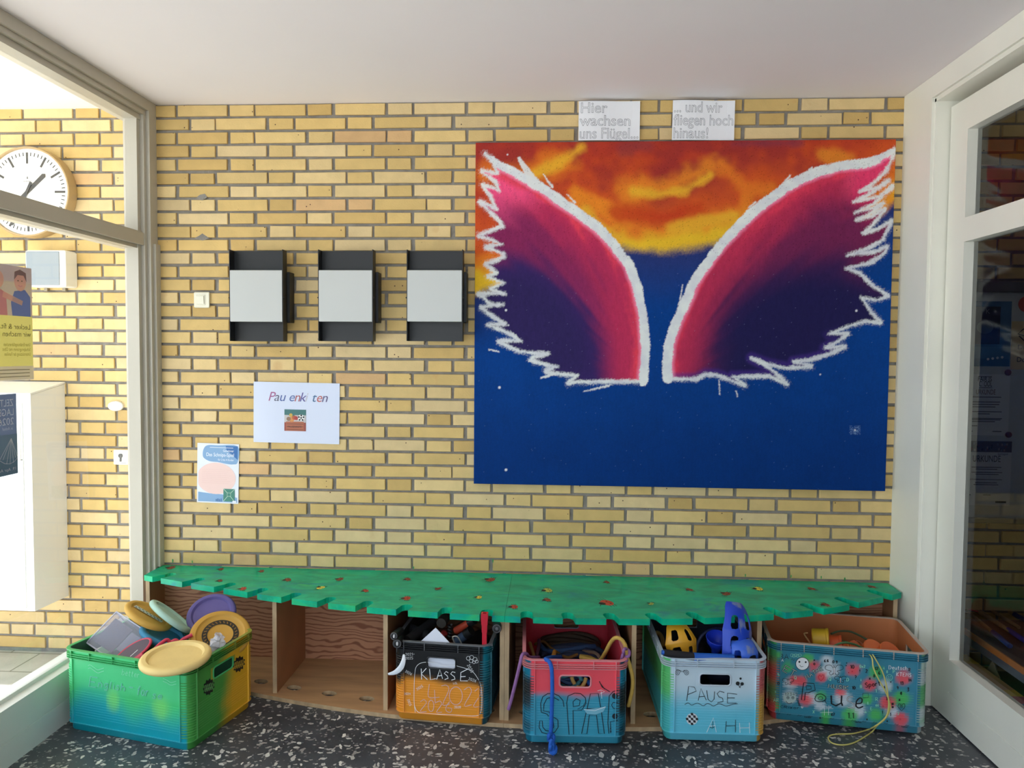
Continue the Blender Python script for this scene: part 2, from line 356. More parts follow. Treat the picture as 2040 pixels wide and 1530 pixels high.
# ---- glazed door to the hall
def hall_door():
    d = empty('door_1', (3.08, -.9, 0)); struct(d)
    def part(name, mb, m, label=None):
        o = mb.build(name, m, None, label); o.location = (-3.08, .9, 0); o.parent = d; return o
    y0 = -.242; y1 = -1.45; XS = 3.083; G = 3.122
    mb = MB(); mb.box(XR, XR+.12, y0, -.001, 0, CEIL-.001)                         # post beside the brick wall
    mb.box(XR, XR+.12, -5.2, y0, 2.545, CEIL-.001); mb.box(XR+.012, XR+.12, -5.2, y0, 2.527, 2.545)
    mb.box(XR+.012, XR+.12, y0-.012, y0, 0, 2.54)
    mb.box(XR, XR+.12, y1-.14, y1, 0, 2.545)
    part('door_frame', mb, white_paint)
    gw = .008; ya = y0-.012-gw; yb = y1+gw; zt = 2.50; st = .125
    mb = MB(); mb.box(XS, XS+.055, ya-st, ya, .008, zt); mb.box(XS, XS+.055, yb, yb+st, .008, zt)
    mb.box(XS, XS+.055, yb+st, ya-st, zt-.125, zt)
    mb.box(XS, XS+.055, yb+st, ya-st, 1.935, 2.03)
    mb.box(XS, XS+.055, yb+st, ya-st, .125, .255); mb.box(XS+.003, XS+.055, yb+st, ya-st, .12, .125); mb.box(XS, XS+.055, yb+st, ya-st, .008, .12)
    part('sash', mb, white_paint)
    part('pane', MB().add([(G, yb+st, .25), (G, ya-st, .25), (G, ya-st, 1.94), (G, yb+st, 1.94)], [(3, 2, 1, 0)]), M_pane)
    part('pane', MB().add([(G, yb+st, 2.02), (G, ya-st, 2.02), (G, ya-st, zt-.12), (G, yb+st, zt-.12)], [(3, 2, 1, 0)]), M_pane)
    hm = MB(); hm.tube([(XS-.03, yb+.06, 1.05), (XS-.05, yb+.06, 1.05), (XS-.05, yb+.17, 1.05)], .011, 10); hm.box(XS-.008, XS, yb+.035, yb+.085, .93, 1.14)
    part('door_handle', hm, mat('brushed_steel', rgb(190, 190, 190), .3, 1.0), 'steel lever handle')
hall_door()
# ---- rest of the vestibule and hall, behind and beside the camera
M_hallwall = mat('hall_plaster', rgb(150, 145, 135), .9)
struct(MB().box(XR+.0, XR+.12, -5.3, -1.59, 0, 2.545).build('wall_right', M_hallwall))
struct(MB().box(4.9, 5.0, -5.6, 0, 0, CEIL).build('wall_hall', M_hallwall))
struct(MB().box(XR+.12, 4.9, -2.9, -2.8, 0, CEIL).build('wall_hall_front', M_hallwall))
def front_glazing():
    w = empty('window_2', (1.3, -5.25, 0)); struct(w)
    mb = MB(); mb.box(-.5, XR, -5.3, -5.2, 0, .12); mb.box(-.5, XR, -5.3, -5.2, 2.45, CEIL)
    for x in (-.5, .62, 1.28, 1.94, 2.935): mb.box(x, x+.08, -5.3, -5.2, .12, 2.45)
    o = mb.build('frame', white_paint); o.location = (-1.3, 5.25, 0); o.parent = w
    for xa, xb in ((-.42, .62), (.70, 1.28), (1.36, 1.94), (2.02, 2.935)):
        o = MB().add([(xa, -5.25, .12), (xb, -5.25, .12), (xb, -5.25, 2.45), (xa, -5.25, 2.45)], [(0, 1, 2, 3)]).build('pane', M_pane); o.location = (-1.3, 5.25, 0); o.parent = w
front_glazing()
struct(MB().box(XL-.09, 5, -16, -5.6, -0.1, -0.004).build('ground_front', MATS['concrete_pavers']))
# ================================================================== BENCH
BT0, BT1 = 0.420, 0.445
_fp = [(-.403, -.168), (-.2, -.240), (.0, -.305), (.3, -.400), (.6, -.472), (.9, -.522), (1.288, -.553), (1.65, -.552), (2.0, -.525), (2.3, -.462), (2.6, -.365), (2.8, -.258), (3.006, -.135)]
_sp = smooth_path([(x, y, 0) for x, y in _fp], 10)
def front_y(x): return float(np.interp(x, [p.x for p in _sp], [p.y for p in _sp]))
SLOT_PX = [(314, 1160), (371, 1172), (430, 1186), (495, 1199), (563, 1210), (637, 1218), (715, 1226), (797, 1234), (881, 1240), (966, 1244),
           (1049, 1247), (1134, 1247), (1221, 1248), (1308, 1247), (1393, 1246), (1478, 1243), (1552, 1233), (1627, 1223), (1697, 1210), (1764, 1195)]
SLOTS = [float(on_z(x, y, BT0)[0]) for x, y in SLOT_PX]
def top_outline(xa, xb):
    pts = [(xa, -.006), (xa, front_y(xa))]; xs = []
    sl = [s for s in SLOTS if xa < s < xb]; w = .025; dep = .058
    grid = [x for x in np.arange(xa+.03, xb-.01, .04) if all(abs(x-s) > w+.02 for s in sl)]
    ev = sorted([(x, None) for x in grid]+[(s, 1) for s in sl])
    for x, k in ev:
        if k is None: pts.append((x, front_y(x))); continue
        t = (x-1.288)*.10                                   # the slots lean a little towards the middle
        yA, yB = front_y(x-w), front_y(x+w); yi = max(yA, yB)+dep-.02
        pts.append((x-w, yA)); c = (x-t*.25, yi)
        for q in range(7): a = PI-q*PI/6; pts.append((c[0]+w*math.cos(a), c[1]+w*.95*math.sin(a)))
        pts.append((x+w, yB))
    pts += [(xb, front_y(xb)), (xb, -.006)]
    return pts
def green_paint():
    m = bpy.data.materials.new('green_meadow_paint'); m.use_nodes = True; N = m.node_tree.nodes; L = m.node_tree.links; b = N['Principled BSDF']
    b.inputs['Roughness'].default_value = .4; b.inputs['Specular IOR Level'].default_value = .3
    tc = N.new('ShaderNodeTexCoord')
    def noise(sc, det, dis, st):
        mp = N.new('ShaderNodeMapping'); mp.inputs['Scale'].default_value = st; L.new(tc.outputs['Object'], mp.inputs[0])
        n = N.new('ShaderNodeTexNoise'); n.inputs['Scale'].default_value = sc; n.inputs['Detail'].default_value = det; n.inputs['Distortion'].default_value = dis
        L.new(mp.outputs[0], n.inputs['Vector']); return n.outputs['Fac']
    def mix(fac, a, bb, lo, hi, mx=1.0):
        r = N.new('ShaderNodeMapRange'); r.inputs[1].default_value = lo; r.inputs[2].default_value = hi; r.inputs[4].default_value = mx; L.new(fac, r.inputs[0])
        m_ = N.new('ShaderNodeMix'); m_.data_type = 'RGBA'; L.new(r.outputs[0], m_.inputs[0])
        if hasattr(a, 'links') or not isinstance(a, tuple): L.new(a, m_.inputs[6])
        else: m_.inputs[6].default_value = a
        m_.inputs[7].default_value = bb; return m_.outputs[2]
    c = mix(noise(5, 6, 1.5, (1, 2, 1)), rgb(0, 188, 142), rgb(0, 154, 118), .35, .65)
    c = mix(noise(3.2, 5, 2.0, (1, 1.8, 1)), c, rgb(0, 130, 156), .56, .74, .85)
    c = mix(noise(4.5, 7, 2.5, (.8, 2.2, 1.3)), c, rgb(66, 196, 108), .55, .72, .6)
    c = mix(noise(24, 6, 1.0, (1, 4, 1)), c, rgb(44, 200, 156), .58, .72, .35)
    L.new(c, b.inputs['Base Color'])
    bp = N.new('ShaderNodeBump'); bp.inputs['Strength'].default_value = .12; bp.inputs['Distance'].default_value = .002
    L.new(noise(60, 3, .5, (1, 3, 1)), bp.inputs['Height']); L.new(bp.outputs[0], b.inputs['Normal']); return m
def plywood(name, a, c, stretch=(1, 1, 1), rot=(0, 0, 0), scale=2.6, dist=9.0):
    m = bpy.data.materials.new(name); m.use_nodes = True; N = m.node_tree.nodes; L = m.node_tree.links; b = N['Principled BSDF']; b.inputs['Roughness'].default_value = .55
    tc = N.new('ShaderNodeTexCoord'); mp = N.new('ShaderNodeMapping'); mp.inputs['Scale'].default_value = stretch; mp.inputs['Rotation'].default_value = rot
    L.new(tc.outputs['Object'], mp.inputs[0]); w = N.new('ShaderNodeTexWave'); w.wave_type = 'BANDS'; w.bands_direction = 'Z'
    w.inputs['Scale'].default_value = scale; w.inputs['Distortion'].default_value = dist; w.inputs['Detail'].default_value = 2.5; w.inputs['Detail Scale'].default_value = .7
    L.new(mp.outputs[0], w.inputs['Vector']); r = N.new('ShaderNodeValToRGB'); r.color_ramp.elements[0].position = .05; r.color_ramp.elements[0].color = c
    r.color_ramp.elements[1].position = .38; r.color_ramp.elements[1].color = a
    L.new(w.outputs['Fac'], r.inputs[0]); L.new(r.outputs[0], b.inputs['Base Color']); return m
M_green = green_paint()
M_ply = plywood('grained_plywood', rgb(188, 132, 98), rgb(140, 84, 56), (1.0, 1.0, 2.2), scale=7.0, dist=16)
M_board = mat('worn_birch_board', rgb(206, 160, 116), .5, var=.22, vscale=4, stretch=(1, 6, 1))
M_side = mat('brown_plywood_side', rgb(176, 122, 84), .55, var=.18, vscale=5, stretch=(4, 1, 1))
M_edge = mat('pale_plywood_edge', rgb(198, 168, 130), .6, var=.3, vscale=30, stretch=(1, 1, .3))
BUG = {'red': rgb(196, 72, 52), 'rust': rgb(150, 74, 52), 'yellow': rgb(236, 226, 90), 'pale': rgb(190, 200, 90)}
BUGS = [(341, 1131, 'rust', 9), (440, 1134, 'rust', 6), (521, 1138, 'rust', 6), (438, 1157, 'rust', 6), (484, 1173, 'red', 8), (573, 1155, 'rust', 8), (639, 1171, 'yellow', 8),
        (677, 1154, 'rust', 8), (728, 1177, 'red', 7), (810, 1192, 'red', 9), (812, 1154, 'rust', 7), (873, 1173, 'rust', 6), (954, 1190, 'yellow', 7), (977, 1155, 'rust', 10), (1024, 1209, 'red', 9),
        (1091, 1176, 'pale', 10), (1090, 1195, 'rust', 8), (1209, 1201, 'red', 14), (1209, 1160, 'rust', 6), (1374, 1175, 'rust', 7), (1447, 1183, 'rust', 9), (1511, 1173, 'yellow', 9),
        (1617, 1173, 'rust', 7), (1645, 1205, 'rust', 8), (1737, 1169, 'rust', 7), (1297, 1203, 'pale', 6), (1459, 1211, 'red', 9)]
def bench(xa, xb, label, y_loc):
    o = empty('bench', ((xa+xb)/2, -.25, 0)); tag(o, label, 'bench', 'two halves of the green painted bench')
    off = Vector((-(xa+xb)/2, .25, 0))
    def part(name, mb, m, lab=None):
        q = mb.build(name, m, o, lab); q.location = off; return q
    mb = MB(); mb.prism([top_outline(xa, xb)], BT0, BT1)
    cols = {k: mat('bug_'+k, v, .5) for k, v in BUG.items()}; blk = mat('black_paint', rgb(38, 34, 34), .5)
    bugs = mb; rd = random.Random(5); keys = list(BUG)
    for (px, py, k, s) in BUGS:
        c = on_z(px, py, BT1)
        if not xa < c[0] < xb: continue
        r = s/FPX*abs(c[1]-CAM[1])*.95; ang = rd.uniform(-.6, .6); M = Matrix.Translation((c[0], c[1], 0)) @ Matrix.Rotation(ang, 4, 'Z'); z = BT1+.0006
        bugs.poly([(r*math.cos(a)*.95, r*1.25*math.sin(a)) for a in np.linspace(0, 2*PI, 14)[:-1]], 1+keys.index(k), None, M, z)
        bugs.poly([(r*.5*math.cos(a)-r*.85, r*.65*math.sin(a)) for a in np.linspace(0, 2*PI, 10)[:-1]], 5, None, M, z+.0003)
        for q in (-1, 1):
            for dx in (-.3, .2, .6): bugs.ribbon([(dx*r, q*r*1.1), (dx*r-.1*r, q*r*1.9)], .0028, 5, None, M, z)
            bugs.ribbon([(-r*1.2, q*.2*r), (-r*1.75, q*.8*r)], .0025, 5, None, M, z)
            bugs.poly([(r*.17*math.cos(a)+r*.3, q*r*.55+r*.2*math.sin(a)) for a in np.linspace(0, 2*PI, 8)[:-1]], 5, None, M, z+.0005)
        bugs.ribbon([(-r*.5, 0), (r*.9, 0)], .0025, 5, None, M, z+.0004)
    part('seat_top', mb, [M_green]+[cols[k] for k in keys]+[blk], 'green top with a notched front edge and small painted beetles')
    base = [(xa, -.008)]+[(x, front_y(x)-.012) for x in np.linspace(xa, xb, 40)]+[(xb, -.008)]; holes = []
    for s in SLOTS:
        if xa+.06 < s < xb-.06 and all(abs(s-d) > .045 for d in (.294, .80, 1.80, 2.309)):
            yc = front_y(s)+.088; sl = (front_y(s+.02)-front_y(s-.02))/.04; ca, sa = 1/math.hypot(1, sl), sl/math.hypot(1, sl)
            holes.append([(s+(.034*math.cos(a)*ca-.022*math.sin(a)*sa), yc+(.034*math.cos(a)*sa+.022*math.sin(a)*ca)) for a in np.linspace(0, 2*PI, 20)[:-1]])
    part('base_board', MB().prism([base]+holes, 0.001, .018, 0, mside=1), [M_board, M_edge], 'bottom board with a row of finger holes')
    part('back_panel', MB().box(xa, xb, -.026, -.008, .018, BT0), M_ply, 'grained plywood back')
    def upright(x0, x1, name):
        yf = max(front_y(x0), front_y(x1))+.012
        m = MB(); m.box(x0, x1, yf+.002, -.022, .018, BT0, 0); m.box(x0, x1, yf, yf+.002, .018, BT0, 1)
        part(name, m, [M_side, M_edge])
    if xa < 0: upright(xa, xa+.018, 'end_panel'); upright(.285, .303, 'divider'); upright(.790, .808, 'divider'); upright(xb-.018, xb, 'end_panel')
    else: upright(xa, xa+.018, 'end_panel'); upright(1.790, 1.808, 'divider'); upright(2.300, 2.318, 'divider'); upright(xb-.03, xb-.012, 'end_panel')
    return o
bench(-.403, 1.2875, 'green painted bench half beside the yard window, with an empty wooden compartment', 0)
bench(1.2885, 3.006, 'green painted bench half beside the hall door, behind the white lettered crate', 0)

# ================================================================== CRATES
CL, CW, CH = 0.595, 0.397, 0.322
def rr(L, W, r, step=.012):
    """rounded rectangle walked from the middle of the -y side, with outward normals"""
    pts = []
    def line(a, b, n):
        k = max(2, int(math.dist(a, b)/step))
        for i in range(k): t = i/k; pts.append((a[0]+(b[0]-a[0])*t, a[1]+(b[1]-a[1])*t, n[0], n[1]))
    def arc(c, a0):
        for i in range(7): a = a0+i*PI/2/7; pts.append((c[0]+r*math.cos(a), c[1]+r*math.sin(a), math.cos(a), math.sin(a)))
    l, w = L/2-r, W/2-r
    line((-l, -W/2), (l, -W/2), (0, -1)); arc((l, -w), -PI/2); line((L/2, -w), (L/2, w), (1, 0)); arc((l, w), 0)
    line((l, W/2), (-l, W/2), (0, 1)); arc((-l, w), PI/2); line((-L/2, w), (-L/2, -w), (-1, 0)); arc((-l, -w), PI)
    return pts
def crate(name, loc, rz, paint, inner, rimc, label, short_front, rough=.42):
    """stacking crate: shell with grip holes in its short sides, ribbed collar, foot. local -y faces the room"""
    o = empty(name, loc, rz); L, Wd = (CW, CL) if short_front else (CL, CW)
    mp = mat('sprayed_plastic', attr=True, rough=rough, var=.06, vscale=6)
    R = .035; ins = .009; zt = CH; hz0, hz1, hw = .218, .262, .058
    out = rr(L-2*ins, Wd-2*ins, R); n = len(out)
    zs = sorted(set([.034, .05]+list(np.arange(.06, .21, .012))+[hz0, .24, hz1, .272, .285, zt-.002])); mb = MB()
    def hole_i(i):
        x, y = out[i][:2]; x2, y2 = out[(i+1) % n][:2]; mx, my = (x+x2)/2, (y+y2)/2
        if short_front: return abs(mx) < hw and (abs(abs(my)-(Wd/2-ins)) < .002)
        return abs(my) < hw and (abs(abs(mx)-(L/2-ins)) < .002)
    th = .004
    for side in (0, 1):
        vs = []; cs = []; F = []
        for z in zs:
            for (x, y, nx, ny) in out:
                q = (x-nx*th*side, y-ny*th*side, z); vs.append(q); cs.append(inner(*q, nx, ny) if side else paint(x, y, z, nx, ny))
        for k in range(len(zs)-1):
            zc = (zs[k]+zs[k+1])/2
            for i in range(n):
                if hz0 < zc < hz1 and hole_i(i): continue
                f = (k*n+i, k*n+(i+1) % n, (k+1)*n+(i+1) % n, (k+1)*n+i); F.append(f if not side else tuple(reversed(f)))
        mb.add(vs, F, 0, cs, True)
    # floor of the crate
    bl = [(x-nx*th, y-ny*th) for x, y, nx, ny in out]; mb.prism([bl], .034, .037, 0, inner(0, 0, .035, 0, 0))
    # ribs on the panels: upright ribs near the corners, fine level ribs on the lower half
    def facebox(ax, s, u0, u1, z0, z1, d):
        h = (Wd if ax == 0 else L)/2-ins; a, b = (h, h+d) if s > 0 else (-h-d, -h); um = (u0+u1)/2
        p = (um, s*h, (z0+z1)/2, 0, s) if ax == 0 else (s*h, um, (z0+z1)/2, s, 0)
        k = max(1, int((u1-u0)/.03)); kz = max(1, int((z1-z0)/.03))
        for i in range(k):
            for j in range(kz):
                ua, ub = u0+(u1-u0)*i/k, u0+(u1-u0)*(i+1)/k; za, zb = z0+(z1-z0)*j/kz, z0+(z1-z0)*(j+1)/kz
                c = paint(*( (( ua+ub)/2, s*h) if ax == 0 else (s*h, (ua+ub)/2)), (za+zb)/2, *( (0, s) if ax == 0 else (s, 0)))
                c = tuple(min(1, v*1.12+.05) for v in c[:3])+(1,)
                if ax == 0: mb.box(ua, ub, a, b, za, zb, 0, c)
                else: mb.box(a, b, ua, ub, za, zb, 0, c)
    for ax in (0, 1):
        ext = (L if ax == 0 else Wd)/2
        for s in (-1, 1):
            for e in (-1, 1):
                u = e*(ext-.047); facebox(ax, s, u-.0012, u+.0012, .034, zt-.032, .006)
            for i in range(11): z = .062+i*.0098; facebox(ax, s, -ext+.056, ext-.056, z, z+.0011, .0011)
    for i in range(22):                                                                       # ribbed corner posts
        z = .05+i*.0098
        for cx, cy in ((1, 1), (1, -1), (-1, 1), (-1, -1)):
            P = [(p[0]+p[2]*.0016, p[1]+p[3]*.0016, z) for p in out if p[0]*cx > L/2-ins-R-.002 and p[1]*cy > Wd/2-ins-R-.002]
            if len(P) > 3:
                P.sort(key=lambda q: math.atan2(q[1]-cy*(Wd/2-ins-R), q[0]-cx*(L/2-ins-R)) if cx > 0 else math.atan2(q[1]-cy*(Wd/2-ins-R), -(q[0]-cx*(L/2-ins-R))))
                c = paint(P[3][0], P[3][1], z, cx*.7, cy*.7); mb.tube(P, .0016, 4, 0, tuple(min(1, v*1.1+.02) for v in c[:3])+(1,))
    body = mb.build('body', mp, o)
    # collar: stacked flanges with small uprights
    cm = MB(); big = rr(L, Wd, R+ins*.8); m = len(big)
    def flange(z0, z1, outi, ini, cf):
        vs = []; cs = []
        for z in (z0, z1):
            for d in (outi, ini):
                for (x, y, nx, ny) in big: vs.append((x-nx*d, y-ny*d, z)); cs.append(cf(x, y, z, nx, ny))
        F = []
        for i in range(m):
            j = (i+1) % m
            F += [(i, j, 2*m+j, 2*m+i), (m+j, m+i, 3*m+i, 3*m+j), (2*m+i, 2*m+j, 3*m+j, 3*m+i), (j, i, m+i, m+j)]
        cm.add(vs, F, 0, cs)
    flange(zt-.0035, zt, 0, ins+th+.001, rimc)
    for z in (zt-.018, zt-.026, zt-.034): flange(z, z+.0022, 0, ins+.001, rimc)
    for ax in (0, 1):
        ext = (L if ax == 0 else Wd)/2
        us = [-ext+.047, -ext*.34, ext*.34, ext-.047] if ext < .25 else [-ext+.047, -ext*.55, -ext*.18, ext*.18, ext*.55, ext-.047]
        for s in (-1, 1):
            for u in us:
                h = (Wd if ax == 0 else L)/2; a, b = sorted((s*h, s*(h-ins-.001))); nn = (0, s) if ax == 0 else (s, 0)
                if ax == 0: cm.box(u-.0012, u+.0012, a, b, zt-.034, zt-.002, 0, rimc(u, s*h, zt, *nn))
                else: cm.box(a, b, u-.0012, u+.0012, zt-.034, zt-.002, 0, rimc(s*h, u, zt, *nn))
    cm.build('rim', mp, o)
    for s in (-1, 1):                                                                         # raised frames of the grip holes
        gm = MB(); h = (Wd if short_front else L)/2-ins; pts = []
        for (cx, cz, a0) in ((hw-.012, hz1-.012, 0), (-hw+.012, hz1-.012, PI/2), (-hw+.012, hz0+.012, PI), (hw-.012, hz0+.012, 1.5*PI)):
            for q in range(6): a = a0+q*PI/10; pts.append((cx+.0125*math.cos(a), cz+.0125*math.sin(a)))
        P = [((u, s*(h+.001), z) if short_front else (s*(h+.001), u, z)) for u, z in pts]
        c = [rimc(*P[0], 0, s)]*(len(P)*8); gm.tube(P, .0032, 8, 0, c, closed=True)
        sq = [(-hw-.013, hz0-.002), (hw+.013, hz0-.002), (hw+.013, hz1+.002), (-hw-.013, hz1+.002)]
        # plate with the rounded opening, flush with the wall
        M = frame_M((0, s*(h+.0005), 0), (-s, 0, 0), (0, 0, 1), (0, s, 0)) if short_front else frame_M((s*(h+.0005), 0, 0), (0, s, 0), (0, 0, 1), (s, 0, 0))
        cc = paint(0, s*h, .24, 0, s) if short_front else paint(s*h, 0, .24, s, 0)
        gm.prism([sq, [(x, z) for x, z in pts]], -.003, .0005, 0, cc, M)
        gm.build('grip_hole_frame', mp, body)
    fm = MB(); ft = rr(L-2*ins-.012, Wd-2*ins-.012, R-.004); k = len(ft); vs = []; cs = []
    for z, d in ((0.0, .003), (.004, 0), (.034, 0)):
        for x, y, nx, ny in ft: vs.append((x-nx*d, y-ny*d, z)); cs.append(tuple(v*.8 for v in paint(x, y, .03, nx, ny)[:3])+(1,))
    F = [(q*k+i, q*k+(i+1) % k, (q+1)*k+(i+1) % k, (q+1)*k+i) for q in range(2) for i in range(k)]; F.append(tuple(range(k-1, -1, -1)))
    fm.add(vs, F, 0, cs, True)
    vs = []; cs = []; big2 = rr(L-2*ins+.006, Wd-2*ins+.006, R); k = len(big2)
    for z, d in ((.031, .010), (.031, 0), (.034, 0), (.034, .010)):
        for x, y, nx, ny in big2: vs.append((x-nx*d, y-ny*d, z)); c = paint(x, y, .034, nx, ny); cs.append(tuple(min(1, v*1.1+.04) for v in c[:3])+(1,))
    fm.add(vs, [(q*k+i, q*k+(i+1) % k, (q+1)*k+(i+1) % k, (q+1)*k+i) for q in range(3) for i in range(k)], 0, cs)
    fm.build('foot', mp, o)
    o['label'] = label; o['category'] = 'crate'; o['group'] = 'sprayed plastic toy crates'
    return o
def sm(a, b, x): t = max(0.0, min(1.0, (x-a)/(b-a))); return t*t*(3-2*t)
def mixc(a, b, t): return tuple(a[i]*(1-t)+b[i]*t for i in range(3))+(1,)
def wob(x, s=1.0, k=0.0): return math.sin(x*23*s+k)*.5+math.sin(x*41*s+1.7+k)*.3+math.sin(x*67*s+.4+k)*.2
GR, LG, TQ, YL = rgb(74, 206, 124), rgb(130, 226, 116), rgb(0, 166, 186), rgb(232, 180, 40)
def p_green(x, y, z, nx, ny):
    if nx > .5:                                                   # the side turned to the bench: green running into yellow
        return mixc(rgb(70, 160, 70), YL, sm(-.03, .07, y+wob(z, 1.2)*.03-.02*(z-.15)))
    t = sm(.20, .06, z+wob(x, .55)*.05); c = mixc(GR, TQ, t)
    for cx, r in ((-.06, .035), (.16, .045)):                      # drips of lighter green
        d = math.hypot((x-cx)/r, (z-.15)/.06); c = mixc(c, LG, .75*sm(1.2, .3, d))
    return mixc(c, rgb(100, 226, 160), .4*sm(.16, .2, z))
def k_(c): return lambda *a: c
def place(front_pt, deg, L, W): 
    a = math.radians(deg); M = Matrix.Rotation(a, 3, 'Z'); c = Vector(front_pt)+M @ Vector((L/2, W/2, 0)); return c, a
c, a = place((-.428, -.700, 0), -13.0, CL, CW)
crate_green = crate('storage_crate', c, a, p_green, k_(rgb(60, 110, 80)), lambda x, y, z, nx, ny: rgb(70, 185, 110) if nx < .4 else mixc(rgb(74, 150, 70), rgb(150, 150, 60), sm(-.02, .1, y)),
                    'green and turquoise sprayed crate full of throwing discs beside the yard window', False)
BK, ORG = rgb(11, 11, 14), rgb(232, 150, 40)
def p_klasse(x, y, z, nx, ny):
    if nx > .35: return mixc(rgb(0, 120, 140), rgb(20, 60, 70), .5+.5*wob(z, .8))
    if nx < -.35: return mixc(BK, ORG, sm(.17, .12, z))
    return mixc(BK, ORG, sm(.182, .152, z+wob(x, .7)*.012))
c, a = place((.843, -.570, .018), -4.6, CW, CL)
crate_klasse = crate('storage_crate', c, a, p_klasse, k_(rgb(26, 26, 28)), lambda x, y, z, nx, ny: rgb(110, 112, 116) if z > .317 else (rgb(30, 110, 125) if nx > .3 else rgb(16, 16, 19)),
                     'black and orange sprayed crate with KLASSE lettering inside the bench', True)
RED, TEAL = rgb(236, 78, 92), rgb(52, 150, 178)
def p_spar(x, y, z, nx, ny):
    if abs(nx) > .3: return mixc(rgb(16, 26, 32), rgb(0, 120, 150), sm(.2, .9, .5+.5*wob(z, 1.1, 1 if nx > 0 else 0)))
    return mixc(RED, TEAL, sm(.205, .175, z+wob(x, .6)*.012-x*.05))
c, a = place((1.366, -.712, .018), 2.2, CW, CL)
crate_spar = crate('storage_crate', c, a, p_spar, k_(rgb(220, 66, 82)), lambda x, y, z, nx, ny: rgb(226, 140, 146) if ny < .5 else rgb(120, 150, 170),
                   'red and blue sprayed crate full of skipping ropes', True)
def p_pause(x, y, z, nx, ny):
    if nx > .35: return mixc(rgb(205, 160, 70), rgb(190, 90, 90), sm(.15, .22, z))
    if nx < -.35: return mixc(rgb(70, 180, 180), rgb(90, 190, 110), sm(.12, .2, z))
    return mixc(rgb(96, 190, 214), rgb(196, 214, 226), sm(.10, .23, z+wob(x, .4)*.012))
c, a = place((1.893, -.655, .018), 1.0, CW, CL)
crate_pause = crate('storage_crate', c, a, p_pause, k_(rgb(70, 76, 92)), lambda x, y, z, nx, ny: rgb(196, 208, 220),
                    'pale blue sprayed crate with PAUSE lettering and blue scoops on top', True)
_c5, _a5 = place((2.342, -.462, .018), -8.3, CL, CW); _A5 = Matrix.Translation(_c5) @ Matrix.Rotation(_a5, 4, 'Z')
def _spot(k, x, y, r):
    q = _A5.inverted() @ Vector(on_plane(1480+x/3.643, 1150+y/3.643, _A5 @ Vector((0, -CW/2+.009, 0)), _A5.to_3x3() @ Vector((0, -1, 0)))); return (k, q.x, q.z, r/3.643/505)
_spots = [_spot(*q) for q in ((1, 512, 640, 44), (1, 800, 670, 54), (1, 570, 725, 44), (1, 372, 750, 44), (1, 425, 752, 44), (1, 920, 780, 52), (1, 455, 890, 50), (1, 1050, 910, 56), (1, 1165, 730, 56), (1, 1145, 1030, 56), (1, 705, 835, 36),
    (2, 470, 590, 46), (2, 325, 650, 44), (2, 965, 690, 52), (2, 570, 860, 40), (2, 900, 885, 46), (2, 775, 1000, 62), (2, 600, 1000, 40), (2, 965, 1000, 56), (2, 1150, 880, 64), (2, 236, 930, 36), (2, 250, 560, 30),
    (3, 640, 670, 66), (3, 590, 690, 50), (3, 345, 770, 50), (3, 340, 868, 54), (3, 505, 880, 50), (3, 725, 880, 66), (3, 830, 960, 62), (3, 1030, 790, 54), (3, 1080, 975, 50), (3, 610, 600, 44), (3, 560, 930, 40))]
_sc = {1: rgb(236, 80, 88), 2: rgb(80, 186, 90), 3: rgb(206, 214, 220)}
def p_right(x, y, z, nx, ny):
    if nx < -.35: return mixc(rgb(60, 150, 90), rgb(200, 70, 70), sm(.4, .8, .5+.5*wob(z, .6)))
    if nx > .35: return mixc(rgb(90, 170, 110), rgb(190, 200, 200), sm(.3, .7, .5+.5*wob(z, 1.4)))
    c = mixc(rgb(30, 128, 150), rgb(70, 140, 165), .5+.5*wob(x, .5)*.6)
    if ny < 0:
        for k, cx, cz, r in sorted(_spots, key=lambda s: -s[0]): c = mixc(c, _sc[k], .9*sm(1.15, .55, math.hypot(x-cx, z-cz)/r))
    return c
c, a = place((2.342, -.462, .018), -8.3, CL, CW)
crate_right = crate('storage_crate', c, a, p_right, k_(rgb(208, 132, 84)), lambda x, y, z, nx, ny: rgb(44, 122, 148) if (z < .317 and ny < .5) else rgb(200, 180, 165),
                    'speckled blue crate with Pause lettering and school subjects, beside the hall door', False)
# ================================================================== THE PAINTED BOARD
def poly_sdf(px, py, pts, closed=True):
    """distance to the polyline, the parameter along it, inside mask"""
    d2 = np.full(px.shape, 1e12); ti = np.zeros(px.shape); ins = np.zeros(px.shape, bool); n = len(pts)
    for i in range(n if closed else n-1):
        ax, ay = pts[i]; bx, by = pts[(i+1) % n]; ex, ey = bx-ax, by-ay; wx, wy = px-ax, py-ay; l2 = ex*ex+ey*ey+1e-9
        t = np.clip((wx*ex+wy*ey)/l2, 0, 1); dd = (wx-ex*t)**2+(wy-ey*t)**2; m = dd < d2; d2 = np.where(m, dd, d2); ti = np.where(m, i+t, ti)
        if closed: c = ((ay <= py) != (by <= py)) & (px < ex*(py-ay)/(ey if abs(ey) > 1e-9 else 1e-9)+ax); ins ^= c
    return np.sqrt(d2), ti, ins
def vnoise(x, y, seed):
    r = np.random.default_rng(seed).random((64, 64)); xi = np.floor(x).astype(int); yi = np.floor(y).astype(int); fx = x-xi; fy = y-yi
    fx = fx*fx*(3-2*fx); fy = fy*fy*(3-2*fy); a, b, c, d = r[yi % 64, xi % 64], r[yi % 64, (xi+1) % 64], r[(yi+1) % 64, xi % 64], r[(yi+1) % 64, (xi+1) % 64]
    return a*(1-fx)*(1-fy)+b*fx*(1-fy)+c*(1-fx)*fy+d*fx*fy
def fbm(x, y, seed): return (vnoise(x, y, seed)*.5+vnoise(x*2.1, y*2.1, seed+1)*.3+vnoise(x*4.3, y*4.3, seed+2)*.2)
